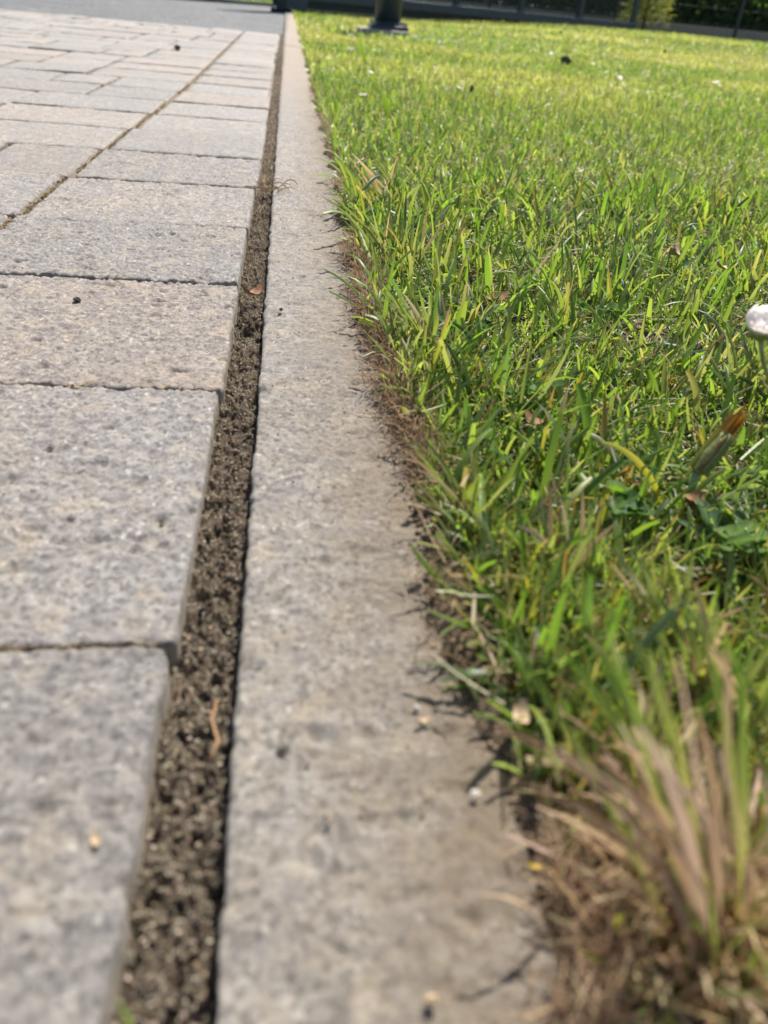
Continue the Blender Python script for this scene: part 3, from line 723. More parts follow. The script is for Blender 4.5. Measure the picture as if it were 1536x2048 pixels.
V, Q, c = blades(Bt, R.uniform(0, 6.283, n), R.uniform(.008, .028, n), R.uniform(.0004, .0015, n), R.normal(.9, .5, n), R.normal(.6, 1.0, n), c, c, 5, 2, .4)
o = add('straw_mat', mesh_np('straw_mat', V, Q, None, True, c), MAT['dry'], t); o['kind'] = 'stuff'
# second clump along the kerb edge, one sprawling over it
def small_tuft(px, py, n, label, spread, hmin, hmax, gfrac, lean=(-.3, -.2), wid=(.0012, .0022)):
    b = G(px, py); b[2] = 0.0
    t = thing('grass_tuft', b, label, 'grass tuft')
    for i in range(n):
        a = R.uniform(0, 6.28); bb = b + np.array([R.normal(0, spread * .3), R.normal(0, spread * .3), .001])
        hgt = R.uniform(hmin, hmax)
        tp = bb + np.array([math.cos(a) * spread * R.uniform(.4, 1.3) + lean[0] * hgt, math.sin(a) * spread * R.uniform(.4, 1.3) + lean[1] * hgt, hgt])
        g = R.random() < gfrac
        c1 = GREEN[R.integers(5)] * R.uniform(.8, 1.2) if g else np.array(DRYC[R.integers(5)])
        if g and R.random() < .25: c1 = np.array((.18, .23, .12))
        blade_obj('blade', bb, tp, R.uniform(*wid), np.array((.26, .24, .11)), c1, t, R.uniform(.02, .3), 7, 'blade' if g else 'dry', .12, R.normal(0, .7), )
    return t
small_tuft(1490, 1760, 40, 'mostly dead straw clump at the right edge beside the large dry tuft', .018, .012, .030, .3, (-.5, .2), (.001, .0024))
small_tuft(1330, 1740, 40, 'straw and pinkish clump between the large dry tuft and the kerb', .016, .010, .026, .25, (-.6, .2), (.001, .0024))
small_tuft(1400, 1420, 30, 'long green blades crossing above the dry straw clumps', .022, .022, .045, .85, (-.3, .0), (.0016, .003))
small_tuft(1280, 1560, 34, 'tangled green and straw clump just behind the large dry tuft', .018, .02, .042, .55, (-.3, .2), (.0012, .0026))
small_tuft(1500, 1500, 30, 'green clump with pinkish dry stems at the right edge behind the large dry tuft', .02, .02, .042, .6, (-.2, .2), (.0014, .0028))
small_tuft(1190, 1560, 26, 'straw coloured clump drooping from the kerb edge left of the large dry tuft', .016, .008, .020, .4, (.1, .2), (.001, .0022))
small_tuft(1330, 1270, 26, 'grey green clump of drooping blades under the dark leaf rosettes', .022, .02, .042, .8, (-.4, -.1), (.0016, .003))
small_tuft(1120, 1160, 24, 'mixed green clump between the arched reddish stem and the kerb', .02, .018, .038, .75, (-.2, .1), (.0014, .0028))
small_tuft(930, 1040, 34, 'bluish green tuft of fine blades overhanging the kerb beside the hollow', .022, .018, .036, .85, (-.35, .1))
small_tuft(1075, 1400, 26, 'green and straw tuft rising between the large dry tuft and the kerb', .012, .010, .022, .6, (.3, .3))
small_tuft(800, 540, 30, 'dense green tuft with straw at its foot where the lawn dips', .03, .03, .06, .8, (-.4, -.1), (.0014, .0028))
small_tuft(770, 420, 30, 'leafy green tuft bulging over the kerb further along', .04, .03, .06, .85, (-.3, -.1), (.002, .0036))
small_tuft(1500, 780, 22, 'clump of broad upright blades behind the withered dandelion', .03, .025, .045, .9, (.1, .1), (.002, .0032))
small_tuft(850, 700, 26, 'green tuft with yellowing leaves above the tangled roots', .022, .025, .05, .7, (-.3, 0), (.0016, .003))
t = small_tuft(275, 2010, 7, 'thin green sprout growing from the trench beside the nearest paver', .002, .016, .03, 1.0, (-.05, .1), (.0008, .0013))
b = G(285, 2010); t.location = (-.0325, .075, -.012)

# single conspicuous blades
singles = [('yellow_blade', (1335, 985), (1205, 885), .0038, (.36, .30, .03), (.30, .28, .10), 'yellowing broad blade arching below the withered dandelion'),
           ('yellow_blade', (1330, 1530), (1240, 1508), .0030, (.50, .34, .10), (.60, .46, .03), 'bright yellow dead blade lying above the dry tuft'),
           ('yellow_blade', (1130, 820), (1165, 745), .0030, (.34, .26, .06), (.45, .27, .05), 'yellow and brown tipped upright blade in the middle of the lawn'),
           ('dry_straw', (1060, 1035), (1130, 960), .0016, (.36, .22, .16), (.34, .24, .14), 'arched reddish dry stem over a dark hollow'),
           ('dry_straw', (1220, 985), (1275, 1040), .0022, (.40, .18, .15), (.36, .12, .11), 'curled red stem under the yellowing blade'),
           ('dry_straw', (1010, 635), (1120, 500), .0022, (.22, .14, .09), (.28, .19, .12), 'long brown dead stem slanting across the mown lawn'),
           ('dry_straw', (880, 1090), (990, 1230), .0015, (.34, .26, .15), (.42, .33, .22), 'straw coloured stem lying across the lawn edge'),
           ('dry_straw', (725, 570), (815, 650), .0018, (.44, .40, .28), (.42, .26, .22), 'pale pinkish stem lying from the kerb into the lawn'),
           ('tall_blade', (780, 235), (765, 180), .012, (.10, .17, .02), (.15, .22, .03), 'tall wide yellow green blade above the middle lawn'),
           ('tall_blade', (732, 128), (719, 72), .012, (.12, .20, .02), (.17, .25, .04), 'tall bright blade in front of the steel post')]
for nm, bp, tp_, w, c0, c1, lab in singles:
    b = G(*bp); b[2] = float(lawn_z(b[0], b[1])) + .004
    if nm == 'tall_blade': tp = at_depth(*tp_, b[1])
    elif lab.startswith(('long', 'straw', 'pale')): tp = G(*tp_); tp[2] = .012
    else: tp = at_depth(*tp_, b[1] + .004)
    tp[2] = max(tp[2], .006)
    t = thing(nm, b, lab, 'grass blade' if 'blade' in nm else 'straw')
    blade_obj('leaf' if 'blade' in nm else 'stalk', b, tp, w, c0, c1, t, .28 if 'arch' in lab or 'curl' in lab else .06, 10, 'blade' if 'blade' in nm else 'dry', .3, .5)

# clover
def leaflet_mesh(seed, r, col, heart=True):
    rr = np.random.default_rng(seed); k = 10
    V = [(0, 0, 0)]; 
    for i in range(k + 1):
        a = -math.pi * .5 + math.pi * i / k
        px = math.cos(a) * r * 1.05 + .0; py = math.sin(a) * r * .72
        if heart and abs(a) < .25: px -= r * .16 * (1 - abs(a) / .25)
        V.append((px + r * .15, py, abs(py) * .35 + .1 * r * math.sin(a * 3)))
    T = [(0, i, i + 1) for i in range(1, k + 1)]
    c = np.repeat(np.array([col]), len(V), 0) * rr.uniform(.9, 1.1, (len(V), 1)); c[0] *= 1.25
    return mesh_np('leaflet', np.array(V), None, np.array(T), True, c)
leaflets = [leaflet_mesh(i, 1.0, np.array([(.080, .155, .026), (.105, .185, .028), (.065, .130, .040)][i % 3])) for i in range(3)]
def clover_sprig(t, x, y, h, r):
    z = float(lawn_soil_z(np.array(x), np.array(y))) - t.location.z; x -= t.location.x; y -= t.location.y
    off = R.normal(0, .25 * h, 2)
    MB().tube([(x, y, z - .002), (x + off[0] * .3, y + off[1] * .3, z + h * .5), (x + off[0], y + off[1], z + h)], .0005, 5).build('stalk', MAT['stem_green'], t, True)
    me = leaflets[R.integers(3)]; a0 = R.uniform(0, 6.28)
    for k in range(3):
        o = add('leaflet', me, MAT['leaf'], t, (x + off[0], y + off[1], z + h))
        o.rotation_euler = (R.normal(0, .25), R.normal(-.25, .25), a0 + k * 2.09 + R.normal(0, .15)); o.scale = (r, r, r)
spots = [(752, 468, 7, 'clover plant at the kerb edge under the bulging leafy tuft'), (800, 450, 6, 'clover plant just behind the bulging leafy tuft'), (748, 500, 5, 'clover plant nearest the kerb where the lawn starts to dip'),
         (930, 500, 4, 'clover plant in the grass above the round brown leaf'), (875, 665, 5, 'clover plant on the bank above the tangled roots'), (905, 690, 5, 'clover plant with big leaflets beside the yellowing tuft'),
         (985, 655, 3, 'clover plant right under the round brown leaf'), (1052, 805, 5, 'clover plant by the dark reddish crumpled leaf'), (1160, 640, 3, 'clover plant in the lawn right of the slanting brown stem'),
         (1030, 595, 5, 'clover plant at the foot of the slanting brown stem'), (1390, 480, 3, 'clover plant between the two pale dead leaves'), (1340, 535, 3, 'clover plant in front of the pale rolled leaf'),
         (1475, 1115, 7, 'clover plant beside the dark leaf rosette at the right edge'), (1245, 1055, 5, 'clover plant under the arching yellow blade'), (765, 300, 4, 'clover plant far along the kerb behind the twig knot'),
         (722, 282, 3, 'clover plant on the far kerb edge level with the twig knot'), (1395, 590, 4, 'clover plant in the open grass left of the white daisy')]
for px, py, m_, lab in spots:
    b = G(px, py); b[2] = float(lawn_soil_z(b[0], b[1])); t = empty('clover_plant', tuple(b)); tag(t, lab, 'clover')
    for q in range(m_):
        for _ in range(9):
            b = G(px + R.normal(0, 24), py + R.normal(0, 10))
            if b[0] > edge_x_lawn(np.array([b[1]]))[0] + .003: break
        else: continue
        clover_sprig(t, b[0], b[1], R.uniform(.012, .026), R.uniform(.0045, .0075) * (1.15 if 'big' in lab else 1))

# broad weed rosette beside the dandelion
def broad_leaf(length, width, droop, col, wav=.12, seg=10):
    t = np.linspace(0, 1, seg + 1); w = width * .5 * np.sin(np.pi * np.clip(t, .03, .98)) ** .7 * (1 + wav * np.sin(t * 23))
    x = length * t; z = length * (.45 * t - droop * t * t)
    V = []; 
    for i in range(seg + 1):
        V += [(x[i], w[i], z[i] + w[i] * .35), (x[i], w[i] * .5, z[i] + w[i] * .1), (x[i], 0, z[i]), (x[i], -w[i] * .5, z[i] + w[i] * .1), (x[i], -w[i], z[i] + w[i] * .35)]
    q = []
    for i in range(seg):
        for j in range(4): q.append((i * 5 + j, i * 5 + j + 1, i * 5 + 6 + j, i * 5 + 5 + j))
    c = np.repeat(np.array([col]), len(V), 0); c[2::5] = np.array(col) * 1.5 + .02
    return mesh_np('leaf', np.array(V), np.array(q), None, True, c)
# withered dandelion
db = G(1400, 985); db[2] = float(lawn_z(db[0], db[1]))
t = thing('dandelion', db, 'withered dandelion head with orange tip leaning to the right edge', 'dandelion')
B0 = at_depth(1392, 945, db[1]); B1 = at_depth(1452, 872, db[1] + .006); B2 = at_depth(1488, 828, db[1] + .009)
loc = lambda p: tuple(np.array(p) - db)
lerp = lambda a, b, k: a + (b - a) * k
MB().tube([(0, 0, -.004), tuple((np.array(loc(B0)) * .55 + np.array([-.002, 0, 0]))), loc(B0)], [.0022, .0020, .0024], 8).build('stem', MAT['stem_green'], t, True)
MB().tube([loc(lerp(B0, B1, k)) for k in (0, .12, .45, .8, 1.05)], [.0022, .0042, .0050, .0046, .0040], 12).build('bract_cup', MAT['calyx'], t, True)
dirv = (B2 - B1) / np.linalg.norm(B2 - B1)
for i in range(22):
    a = R.uniform(0, 6.28); r0 = R.uniform(.0008, .0036); s1 = np.cross(dirv, [0, 0, 1.]); s1 /= np.linalg.norm(s1); s2 = np.cross(dirv, s1)
    o0 = s1 * math.cos(a) * r0 + s2 * math.sin(a) * r0
    pb = lerp(B0, B1, .85) + o0; pt = B2 + o0 * R.uniform(1.0, 1.8) + dirv * R.normal(-.001, .0036)
    blade_obj('petal', pb, pt, R.uniform(.0014, .0024), (.30, .15, .03), np.array([(.62, .34, .03), (.50, .22, .03), (.34, .18, .07)][i % 3]) * R.uniform(.6, 1.1), t, .05, 5, 'dry', .5, R.normal(0, .8))
for i in range(13):
    a = i * .49; s1 = np.cross(dirv, [0, 0, 1.]); s1 /= np.linalg.norm(s1); s2 = np.cross(dirv, s1)
    o0 = (s1 * math.cos(a) + s2 * math.sin(a)) * .0048
    bc = np.array([(.26, .30, .10), (.20, .20, .07), (.32, .36, .14), (.24, .17, .08)][i % 4]); blade_obj('bract', lerp(B0, B1, .05) + o0 * R.uniform(.75, .95), lerp(B0, B1, R.uniform(.95, 1.3)) + o0 * R.uniform(.85, 1.15), R.uniform(.0022, .0034), bc, bc * np.array((1.15, .85, .8)), t, R.uniform(0, .07), 7, 'leaf', .15, R.normal(0, .25))
for i, (a, L_, w_) in enumerate([(.1, .05, .014), (-.5, .045, .013), (.9, .05, .014), (3.3, .022, .008), (-2.0, .022, .009)]):
    o = add('leaf', broad_leaf(L_, w_, .42, (.07, .135, .04)), MAT['leaf'], t, (0, 0, .001)); o.rotation_euler = (0, 0, a)
# rosettes
for px, py, lab in ((1470, 1085, 'dark green broad leaf rosette below the withered dandelion'), (1180, 1075, 'dark green leaf rosette under the yellowing blade'), (1490, 1490, 'bright green broad leaves beside the dry grass tuft')):
    b = G(px, py); b[2] = float(lawn_z(b[0], b[1])); t = thing('weed_rosette', b, lab, 'weed')
    br = 'bright' in lab
    for i in range(7):
        o = add('leaf', broad_leaf(R.uniform(.018, .034), R.uniform(.008, .013), R.uniform(.2, .5), (.13, .23, .03) if br else (.065, .125, .045)), MAT['leaf'], t, (0, 0, .002))
        o.rotation_euler = (0, R.normal(-.25, .15), i * .9 + R.normal(0, .2))

# daisy at the right edge
def lathe(prof, n=16):
    v = []; f = []
    for r_, z in prof: v += [(r_ * math.cos(2 * math.pi * k / n), r_ * math.sin(2 * math.pi * k / n), z) for k in range(n)]
    for i in range(len(prof) - 1):
        for k in range(n): f.append((i * n + k, i * n + (k + 1) % n, (i + 1) * n + (k + 1) % n, (i + 1) * n + k))
    f.append(tuple(range(n))[::-1]); f.append(tuple(range((len(prof) - 1) * n, len(prof) * n)))
    return v, f
dy = .325
head = at_depth(1519, 672, dy); base = at_depth(1522, 1000, dy); base[2] = -.012; head[0] += 0
t = thing('daisy', base, 'half closed white daisy on a bare stem at the right edge', 'daisy')
hh = head - base
MB().tube([(0, 0, 0), (hh[0] * .2 + .002, 0, hh[2] * .5), (hh[0] * .8, 0, hh[2] * .85), tuple(hh)], [.0012, .0011, .0010, .0013], 8).build('stem', MAT['stem_green'], t, True)
m = MB(); v, f = lathe([(.0012, -.002), (.0036, -.0005), (.0052, .002), (.0058, .0042)]); m.add(v, f); m.build('calyx', MAT['calyx'], t, True, tuple(hh))
pm = []
for ring, (r0, n_) in enumerate(((.0052, 22), (.0044, 18))):
    for i in range(n_):
        a = 2 * math.pi * (i + .5 * ring) / n_
        ca, sa = math.cos(a), math.sin(a)
        V = []; q = []; pj = random.uniform(-.0014, .0010)
        for s_ in range(6):
            tt = s_ / 5; jj = random.uniform(-.0006, .0006) if s_ == 5 else 0; rad = r0 + .0026 * math.sin(tt * 2.2) - .0018 * tt ** 3 + jj; zz = .0022 + (.0092 + pj) * tt - .0008 * ring
            w = .00125 * (1 - .6 * max(0, tt - .7) / .3) * (.7 + .6 * tt)
            V += [(rad * ca - w * sa, rad * sa + w * ca, zz), (rad * ca + w * sa, rad * sa - w * ca, zz)]
        for s_ in range(5): q.append((s_ * 2, s_ * 2 + 1, s_ * 2 + 3, s_ * 2 + 2))
        me = bpy.data.meshes.new('petal'); me.from_pydata(V, [], q); me.update()
        add('petal', me, MAT['white_petal'], t, tuple(hh))
m = MB(); v, f = lathe([(.003, .003), (.0034, .0045), (.002, .006)]); m.add(v, f); m.build('disc', MAT['yellow'], t, True, tuple(hh))

for ch in t.children:
    if ch.name.split('.')[0] in ('petal', 'calyx', 'disc'): ch.scale = (1.2, 1.2, 1.12)
# far daisies in the lawn
def far_daisy(loc):
    t = empty('lawn_daisy', loc)
    MB().tube([(0, 0, 0), (.002, 0, .02), (.001, .001, .045)], .001, 5).build('stem', MAT['stem_green'], t, True)
    m = MB()
    for i in range(14):
        a = 2 * math.pi * i / 14; ca, sa = math.cos(a), math.sin(a)
        m.add([(ca * .003 - sa * .0012, sa * .003 + ca * .0012, .046), (ca * .003 + sa * .0012, sa * .003 - ca * .0012, .046), (ca * .011 + sa * .0022, sa * .011 - ca * .0022, .0495), (ca * .0125, sa * .0125, .049), (ca * .011 - sa * .0022, sa * .011 + ca * .0022, .0495)], [(0, 1, 2, 3, 4)])
    m.build('petals', MAT['white_petal'], t)
    m = MB(); v, f = lathe([(.003, .045), (.0038, .048), (.002, .0505)], 8); m.add(v, f); m.build('disc', MAT['yellow'], t, True)
    return t
dz = [(619, 41), (656, 36), (688, 38), (735, 38), (830, 37), (853, 35), (790, 40), (700, 94), (710, 92), (759, 94), (737, 135), (905, 160), (916, 163), (832, 67), (1113, 38), (1118, 42), (1240, 47), (1260, 34), (1459, 75), (1455, 78), (1465, 78), (1490, 78), (1193, 74), (942, 41), (1088, 43), (730, 180), (885, 93), (640, 66)]
proto = None; dl = []
for i, (px, py) in enumerate(dz):
    # find the lawn point under the head
    zz = .045
    for _ in range(6):
        p_ = G(px, max(py, 12 + (px - 575) * .1 + 0), zz)
        yy = min(p_[1], 11.8) if p_[1] > 0 else 11.8
        p_ = at_depth(px, py, yy); zz = float(lawn_z(p_[0], p_[1])) + .045
    p_ = (p_[0], p_[1], zz - .045)
    if proto is None:
        proto = far_daisy(p_); o = proto
    else:
        o = proto.copy(); C.objects.link(o); o.location = p_
        for ch in list(proto.children):
            c2 = ch.copy(); C.objects.link(c2); c2.parent = o
    o.rotation_euler = (R.normal(0, .35) , R.normal(0, .35), R.uniform(0, 6))
    s_ = R.uniform(.6, .95); o.scale = (s_, s_, s_)
    dl.append((o, px, py))
ORD = ['leftmost', 'second', 'third', 'fourth', 'fifth', 'sixth', 'seventh', 'eighth', 'ninth', 'tenth', 'eleventh', 'twelfth']
zones = {}
for o, px, py in dl:
    w_ = 'around the steel post' if 600 < px < 860 and py < 60 else ('by the fence plinth' if px > 1400 else ('along the gate track' if py < 50 else 'in the open lawn'))
    zones.setdefault(w_, []).append((px, py, o))
for w_, lst in zones.items():
    lst.sort(key=lambda q: q[:2])
    for k_, (px, py, o) in enumerate(lst):
        tag(o, ('leftmost' if k_ == 0 else ORD[k_] + ' from the left') + ' of the tiny white daisies ' + w_, 'daisy', 'white daisies ' + w_)

# ------------------------------------------------------------------ small loose things
def lump(name, px, py, size, mat, label, cat, z=None, flat=.6, seed=0, xyz=None):
    rr = np.random.default_rng(seed + 5)
    p_ = G(px, py) if xyz is None else np.array(xyz)
    if z is not None: p_[2] = z
    m = MB(); n_ = 14; prof = [(.2, -.95), (.6, -.75), (.9, -.4), (1, 0), (.9, .4), (.6, .75), (.2, .95)]; v, f = lathe(prof, n_)
    v = [(x * rr.uniform(.6, 1.35) * size, y * rr.uniform(.6, 1.35) * size * .8, z_ * rr.uniform(.8, 1.2) * size * flat) for x, y, z_ in v]
    m.add(v, f); o = m.build(name, mat, None, False, (p_[0], p_[1], p_[2] + size * flat * .6)); o.rotation_euler = (0, 0, rr.uniform(0, 6)); tag(o, label, cat); return o
lump('pebble', 155, 603, .0030, MAT['stone_dark'], 'dark pebble lying on the second full paver row', 'pebble', .0006, .5, 1)
lump('pebble', 948, 1594, .0018, MAT['chip_white'], 'small bright white chip near the large dry tuft', 'stone chip', .0008, .7, 2)
lump('pebble', 832, 1418, .0011, MAT['chip_white'], 'tiny white chip above the curled flake on the kerb', 'stone chip', .0006, .7, 3)
lump('pebble', 862, 2005, .0016, MAT['flake'], 'small tan stone at the near end of the kerb', 'stone chip', .0006, .7, 4)
lump('pebble', 660, 1640, .0009, MAT['flake'], 'tiny tan grain near the middle of the kerb', 'stone chip', .0006, .7, 5)
lump('pebble', 715, 610, .0016, MAT['stone_dark'], 'dark crumb on the kerb near the lawn dip', 'pebble', .0006, .7, 6)
lump('pebble', 705, 625, .0014, MAT['stone_dark'], 'smaller dark crumb beside the pair on the kerb', 'pebble', .0006, .7, 7)
lump('pebble', 562, 622, .0018, MAT['stone_dark'], 'dark crumb on the kerb beside the black hollow of the trench', 'pebble', .0006, .6, 8)
lump('pebble', 355, 100, .012, MAT['stone_dark'], 'small dark clod lying on the far pavers', 'clod', .002, .7, 9)
lump('earth_clod', 1130, 132, .026, MAT['stone_dark'], 'dark tuft-like clod standing out in the far lawn', 'clod', None, .9, 10, xyz=(1.39, 4.27, float(lawn_z(1.39, 4.27)) + .014))
lump('earth_clod', 939, 190, .008, MAT['stone_dark'], 'small black clod left of centre in the lawn', 'clod', None, 1.1, 11, xyz=(.505, 2.32, float(lawn_z(.505, 2.32)) + .022))
lump('earth_clod', 1326, 113, .014, MAT['stone_dark'], 'small dark clod in the right half of the far lawn', 'clod', None, .8, 12, xyz=(2.75, 6.2, float(lawn_z(2.75, 6.2)) + .03))
lump('earth_clod', 1148, 60, .02, MAT['stone_dark'], 'dark clod in the lawn nearest the gate track', 'clod', None, .7, 13, xyz=(2.6, 8.3, float(lawn_z(2.6, 8.3)) + .02))

def curled_flake(name, px, py, L_, w_, mat, label, cat, ang, z=.0008, curl=.6, xyz=None):
    p_ = G(px, py, z) if xyz is None else np.array(xyz); seg = 6; V = []; q = []
    for i in range(seg + 1):
        t_ = i / seg; ww = w_ * .5 * math.sin(math.pi * min(max(t_, .08), .92)) ** .6
        zz = curl * L_ * (t_ - .5) ** 2 * 1.6 + .0003
        for s_ in (-1, -.4, .4, 1): V.append((L_ * (t_ - .5), ww * s_ * (1 + .15 * math.sin(i * 5 + s_)), zz + abs(s_) * ww * .4))
    for i in range(seg):
        for j in range(3): q.append((i * 4 + j, i * 4 + j + 1, i * 4 + 5 + j, i * 4 + 4 + j))
    n0 = len(V); V += [(a, b_, c_ - .0004) for a, b_, c_ in V]; q += [tuple(n0 + k for k in reversed(f)) for f in q]
    m = MB(); m.add(V, q); o = m.build(name, mat, None, True, tuple(p_)); o.rotation_euler = (0, 0, ang); tag(o, label, cat); return o
curled_flake('seed_husk', 848, 1442, .0052, .0022, MAT['flake'], 'pale curled husk lying on the kerb', 'husk', .2)
curled_flake('leaf_flake', 192, 1682, .0055, .0024, MAT['flake'], 'small tan leaf flake on the nearest paver', 'leaf flake', -1.3)
curled_flake('leaf_flake', 1068, 1735, .0045, .0014, MAT['yellow_leaf'], 'yellow flake in the dirt beside the dry tuft', 'leaf flake', -.3)
curled_flake('dead_leaf', 508, 590, .022, .009, MAT['brown_leaf'], 'brown dead leaf stuck in the trench before the black hollow', 'dead leaf', .9, -.004, .8)
curled_flake('dead_leaf', 1385, 1010, .012, .011, MAT['brown_leaf'], 'crumpled russet leaf under the withered dandelion', 'dead leaf', .6, .002, 1.0)
curled_flake('dead_leaf', 1070, 850, .016, .009, MAT['brown_leaf'], 'dark reddish crumpled leaf in the middle of the lawn', 'dead leaf', 2.2, .003, .9)
curled_flake('dead_leaf', 985, 605, .026, .015, MAT['brown_leaf'], 'round brown leaf lying in the grass near the long stem', 'dead leaf', .2, .001, .7)
curled_flake('dead_leaf', 1450, 540, .024, .011, MAT['flake'], 'pale dead leaf lying in the right of the lawn', 'dead leaf', .1, .008, .8)
curled_flake('dead_leaf', 1345, 512, .026, .012, MAT['flake'], 'pale rolled leaf standing among grass right of centre', 'dead leaf', 1.0, .012, .9)
curled_flake('dead_leaf', 1040, 1440, .010, .0055, MAT['flake'], 'tan bud-like dry leaf at the foot of the dry tuft', 'dead leaf', 1.2, .012, 1.0)
# twig knot over the trench, and a root in it
b = G(548, 378); t = thing('twig_knot', b, 'knot of dry roots lying across trench and kerb', 'twigs')
for i in range(34):
    a = R.uniform(0, 6.28); p0 = b + np.array([R.normal(-.006, .009), R.normal(0, .012), R.uniform(-.004, .005)]); Lq = R.uniform(.01, .03)
    p1 = p0 + np.array([math.cos(a) * Lq, math.sin(a) * Lq, R.uniform(-.002, .006)])
    blade_obj('twig', p0, p1, R.uniform(.0007, .0016), (.18, .13, .08), np.array((.30, .23, .15)) * R.uniform(.5, 1.2), t, R.normal(.1, .25), 5, 'dry', .4, R.normal(0, 1))
b = G(432, 1440, -.008); t = thing('root', b, 'thin orange brown root lying in the trench against the kerb', 'root')
MB().tube([tuple(np.array(G(px, py, -.006)) - b) for px, py in ((422, 1520), (436, 1480), (424, 1440), (434, 1400))], [.0005, .0006, .0006, .0004], 6).build('root_strand', plain('root_skin', (.34, .19, .09), .8), t, True)

# ------------------------------------------------------------------ post, gate, fence, hedge
pc = np.array([PCX, PCY]); pz = float(lawn_z(pc[0], pc[1]))
t = thing('steel_post', (pc[0], pc[1], pz), 'thick grey blue steel post bolted to a concrete footing in the lawn', 'post')
t['org'] = [0, 0, 0]
MB().box(-.20, .13, -.22, .17, -.1, .034, .012).build('footing', MAT['conc'], t)
MB().box(-.125, .135, -.14, .11, .035, .060, .004).build('base_plate', MAT['steel'], t)
MB().tube([(0, 0, .062), (0, 0, 1.35), (0, 0, 1.37)], [.092, .092, .080], 28).build('pole', MAT['steel'], t, True)
for sx in (-.105, .115):
    for sy in (-.118, .088): MB().tube([(sx, sy, .062), (sx, sy, .082)], .014, 6).build('bolt', MAT['bolt'], t)
MB().tube([(0, 0, .062), (0, 0, .078)], [.104, .094], 28).build('weld_collar', MAT['steel'], t, True)

gp = np.array([-.045, 9.78])
t = thing('gate_post', (gp[0], gp[1], -.012), 'dark square gate post at the far end of the kerb', 'gate post'); t['org'] = [0, 0, 0]
MB().box(-.13, .10, -.16, .12, 0, .035, .006).build('base_plate', MAT['rubber'], t)
MB().box(-.075, .045, -.08, .06, .035, 1.9, .006).build('post', MAT['steel2'], t)
MB().box(.046, .26, -.05, .03, .035, 1.85, .004).build('guide_plate', MAT['steel_pale'], t)
MB().box(-.11, -.076, -.03, .02, .06, .13, .004).build('catch', MAT['rubber'], t)
for bx in (-.11, .08): MB().tube([(bx, -.13, .035), (bx, -.13, .055)], .013, 6).build('bolt', MAT['bolt'], t)

A = np.array([.085, 9.94]); B = np.array([4.80, 12.05]); ga = math.atan2(B[1] - A[1], B[0] - A[0]); GL = float(np.linalg.norm(B - A))
t = thing('sliding_gate', (A[0], A[1], 0), 'long dark blue sliding gate with bar infill behind the lawn', 'gate'); t['org'] = [0, 0, 0]; t.rotation_euler = (0, 0, ga)
bb_ = MB().box(.10, GL, -.05, .05, .115, .205, .006).build('bottom_beam', MAT['steel_pale'], t)
MB().box(.10, GL, -.03, .03, .206, .212).build('beam_cap', plain('sunlit_edge', (.20, .25, .30), .4), bb_)  # sunlit top edge of the beam, painted as a paler strip
MB().box(.12, GL - .02, .0, .012, .032, .114).build('gap_shadow', MAT['steel2'], t)  # dark plate added to stand for the shadowed gap under the beam
MB().box(.10, GL, -.03, .03, 1.72, 1.79, .006).build('top_rail', MAT['steel'], t)
for u in np.linspace(.14, GL - .04, 6): MB().box(u - .035, u + .035, -.03, .03, .212, 1.72).build('stile', MAT['steel'], t)
bar = MB().box(-.006, .006, -.006, .006, .212, 1.72); bme = None
nb = int(GL / .055)
for i in range(nb):
    u = .2 + i * (GL - .3) / nb
    if bme is None: o = bar.build('infill_bar', MAT['steel2'], t); bme = o.data
    else: o = add('infill_bar', bme, None, t)
    o.location = (u, 0.012, 0)
MB().box(.0, GL + .9, -.09, .09, -.06, .03, .004).build('track', MAT['rubber'], t)

# mesh fence with plinth
FX0, FX1, FY0, SL = .6, 13.0, 13.35, .02
t = thing('mesh_fence', (0, FY0, 0), 'dark green wire mesh fence on a low concrete plinth', 'fence'); t['org'] = [0, 0, 0]
posts = [1.0, 3.0, 5.0, 6.98, 8.98, 10.98, 12.98]
for x in posts: MB().box(x - .03, x + .03, -.03, .03, -.05, 1.75, .004).build('fence_post', MAT['steel2'], t)
for a_, b_ in zip(posts[:-1], posts[1:]):
    MB().box(a_ + .031, b_ - .031, -.028, .028, -.08, .262, .004).build('plinth_board', MAT['plinth'], t)
    m = MB(); 
    for z in np.arange(.30, 1.72, .2): 
        for dy_ in (-.007, .007): m.tube([(a_ + .03, dy_, z), (b_ - .03, dy_, z)], .0035, 4, False)
    for x in np.arange(a_ + .05, b_ - .03, .05): m.tube([(x, 0, .2), (x, 0, 1.70)], .0028, 4, False)
    w = m.build('mesh_panel', MAT['steel2'], t)
    w['kind'] = 'stuff'

def leaf_cloud(name, P, size, cols, mat, parent=None, up=.3):
    n = len(P); a = R.uniform(0, 6.28, n); b = R.normal(0, .9, n)
    d1 = np.stack([np.cos(a) * np.cos(b), np.sin(a) * np.cos(b), np.sin(b)], -1)
    r = R.normal(0, 1, (n, 3)); d2 = np.cross(d1, r); d2 /= np.linalg.norm(d2, axis=1)[:, None]
    s = size[:, None]
    V = np.stack([P - d1 * s, P + d2 * s * .45, P + d1 * s, P - d2 * s * .45], 1).reshape(-1, 3)
    Q = (np.arange(4)[None] + (np.arange(n) * 4)[:, None])
    return add(name, mesh_np(name, V, Q, None, True, np.repeat(cols, 4, 0)), mat, parent)
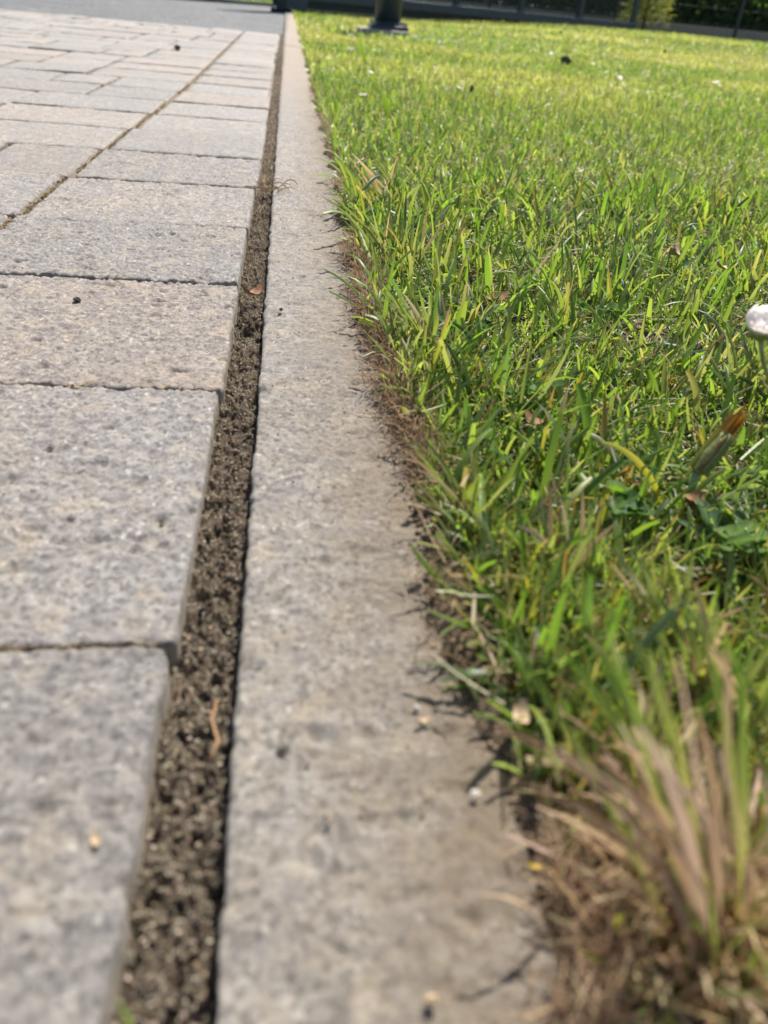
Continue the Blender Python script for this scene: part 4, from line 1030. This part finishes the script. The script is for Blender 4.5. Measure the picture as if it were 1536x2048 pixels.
# hedge behind the fence
t = thing('hedge', (0, 14.3, 0), 'dense dark green hedge behind the mesh fence', 'hedge'); t['org'] = [0, 0, 0]
n = 26000
x = R.uniform(.35, 14, n); z = R.uniform(-.05, 1.12, n) ; face = R.random(n)
yb = np.where(face < .6, -.55 + R.normal(0, .10, n) + .16 * (fbm(x * 2.5, z * 2.5, 401, 3) - .5) * 2, R.uniform(-.5, .6, n))
z = np.where(face > .85, 1.08 + .12 * (fbm(x * 3, yb * 3, 405, 2) - .5) * 2 + R.normal(0, .04, n), z)
P = np.stack([x, yb, z], -1)
leaf_cloud('foliage', P, R.uniform(.03, .06, n), pick(n, [(.08, .14, .045), (.11, .18, .05), (.055, .10, .035), (.15, .22, .06)], .25), MAT['leaf'], t)
m = MB().box(.45, 13.9, -.40, .45, 0, 1.0); m.build('inner_core', plain('hedge_core', (.012, .018, .008), .95), t)  # near-black box filling the hedge behind the leaves
for x in np.arange(.6, 14, .8): MB().tube([(x, -.42, -.1), (x + .03, -.44, .5), (x, -.42, 1.0)], [.02, .015, .01], 6).build('stem', MAT['bark'], t)

# young drooping shrub
sb = np.array([5.22, 12.75, .10])
t = thing('shrub', sb, 'young yellow green shrub with drooping needles before the fence', 'shrub'); t['org'] = [0, 0, 0]
MB().tube([(0, 0, -.08), (.01, 0, .12), (0, .01, .6), (.01, 0, 1.1)], [.035, .03, .022, .008], 9).build('trunk', MAT['bark'], t, True)
n = 3600; hh_ = R.uniform(.12, 1.25, n); rad = (.42 * (1.32 - hh_)) * np.sqrt(R.random(n)) + .02; a = R.uniform(0, 6.28, n)
zb = hh_ - .25 * rad
k = fbm(a * 2, hh_ * 6, 411, 2) > .35
Bs = np.stack([np.cos(a) * rad * .6, np.sin(a) * rad * .6, zb + .1], -1)[k]
c = pick(len(Bs), [(.34, .36, .09), (.28, .31, .08), (.42, .40, .14), (.20, .24, .06)], .2)
V, Q, c = blades(Bs, a[k], R.uniform(.10, .20, len(Bs)), R.uniform(.006, .012, len(Bs)), R.normal(1.2, .3, len(Bs)), R.normal(1.0, .3, len(Bs)), c, c, 4, 2, .3)
add('crown', mesh_np('crown', V, Q, None, True, c), MAT['leaf'], t)

# kerb across the road and verge grass
m = MB(); m.box(-4.2, 0, -.06, .06, -.1, .03, .006); o = m.build('far_kerb', MAT['conc'], None, False, (-.17, 12.55, 0)); o.rotation_euler = (0, 0, math.atan(.9)); 
tag(o, 'pale kerb line across the road behind the gate post', 'kerb', kind='structure')
n = 26000; x = R.uniform(-9, .8, n); y = R.uniform(9.5, 24, n); k = y > 12.75 + (x + .17) * .9 * (x > -4.4) - 3.9 * (x <= -4.4); x, y = x[k], y[k]; n = len(x)
c = GREEN[R.choice(5, n)] * R.uniform(.9, 1.4, (n, 1))
V, Q, c = blades(np.stack([x, y, np.full(n, -.03)], -1), R.uniform(0, 6.28, n), R.uniform(.05, .11, n), R.uniform(.012, .02, n), np.abs(R.normal(.3, .3, n)), R.normal(.5, .4, n), c, c, 2, 2, .2)
o = add('verge_grass', mesh_np('verge_grass', V, Q, None, True, c), MAT['blade']); tag(o, 'green verge grass beyond the road behind the gate post', 'grass', kind='stuff')
for o in bpy.data.objects:
    if 'org' in o: del o['org']
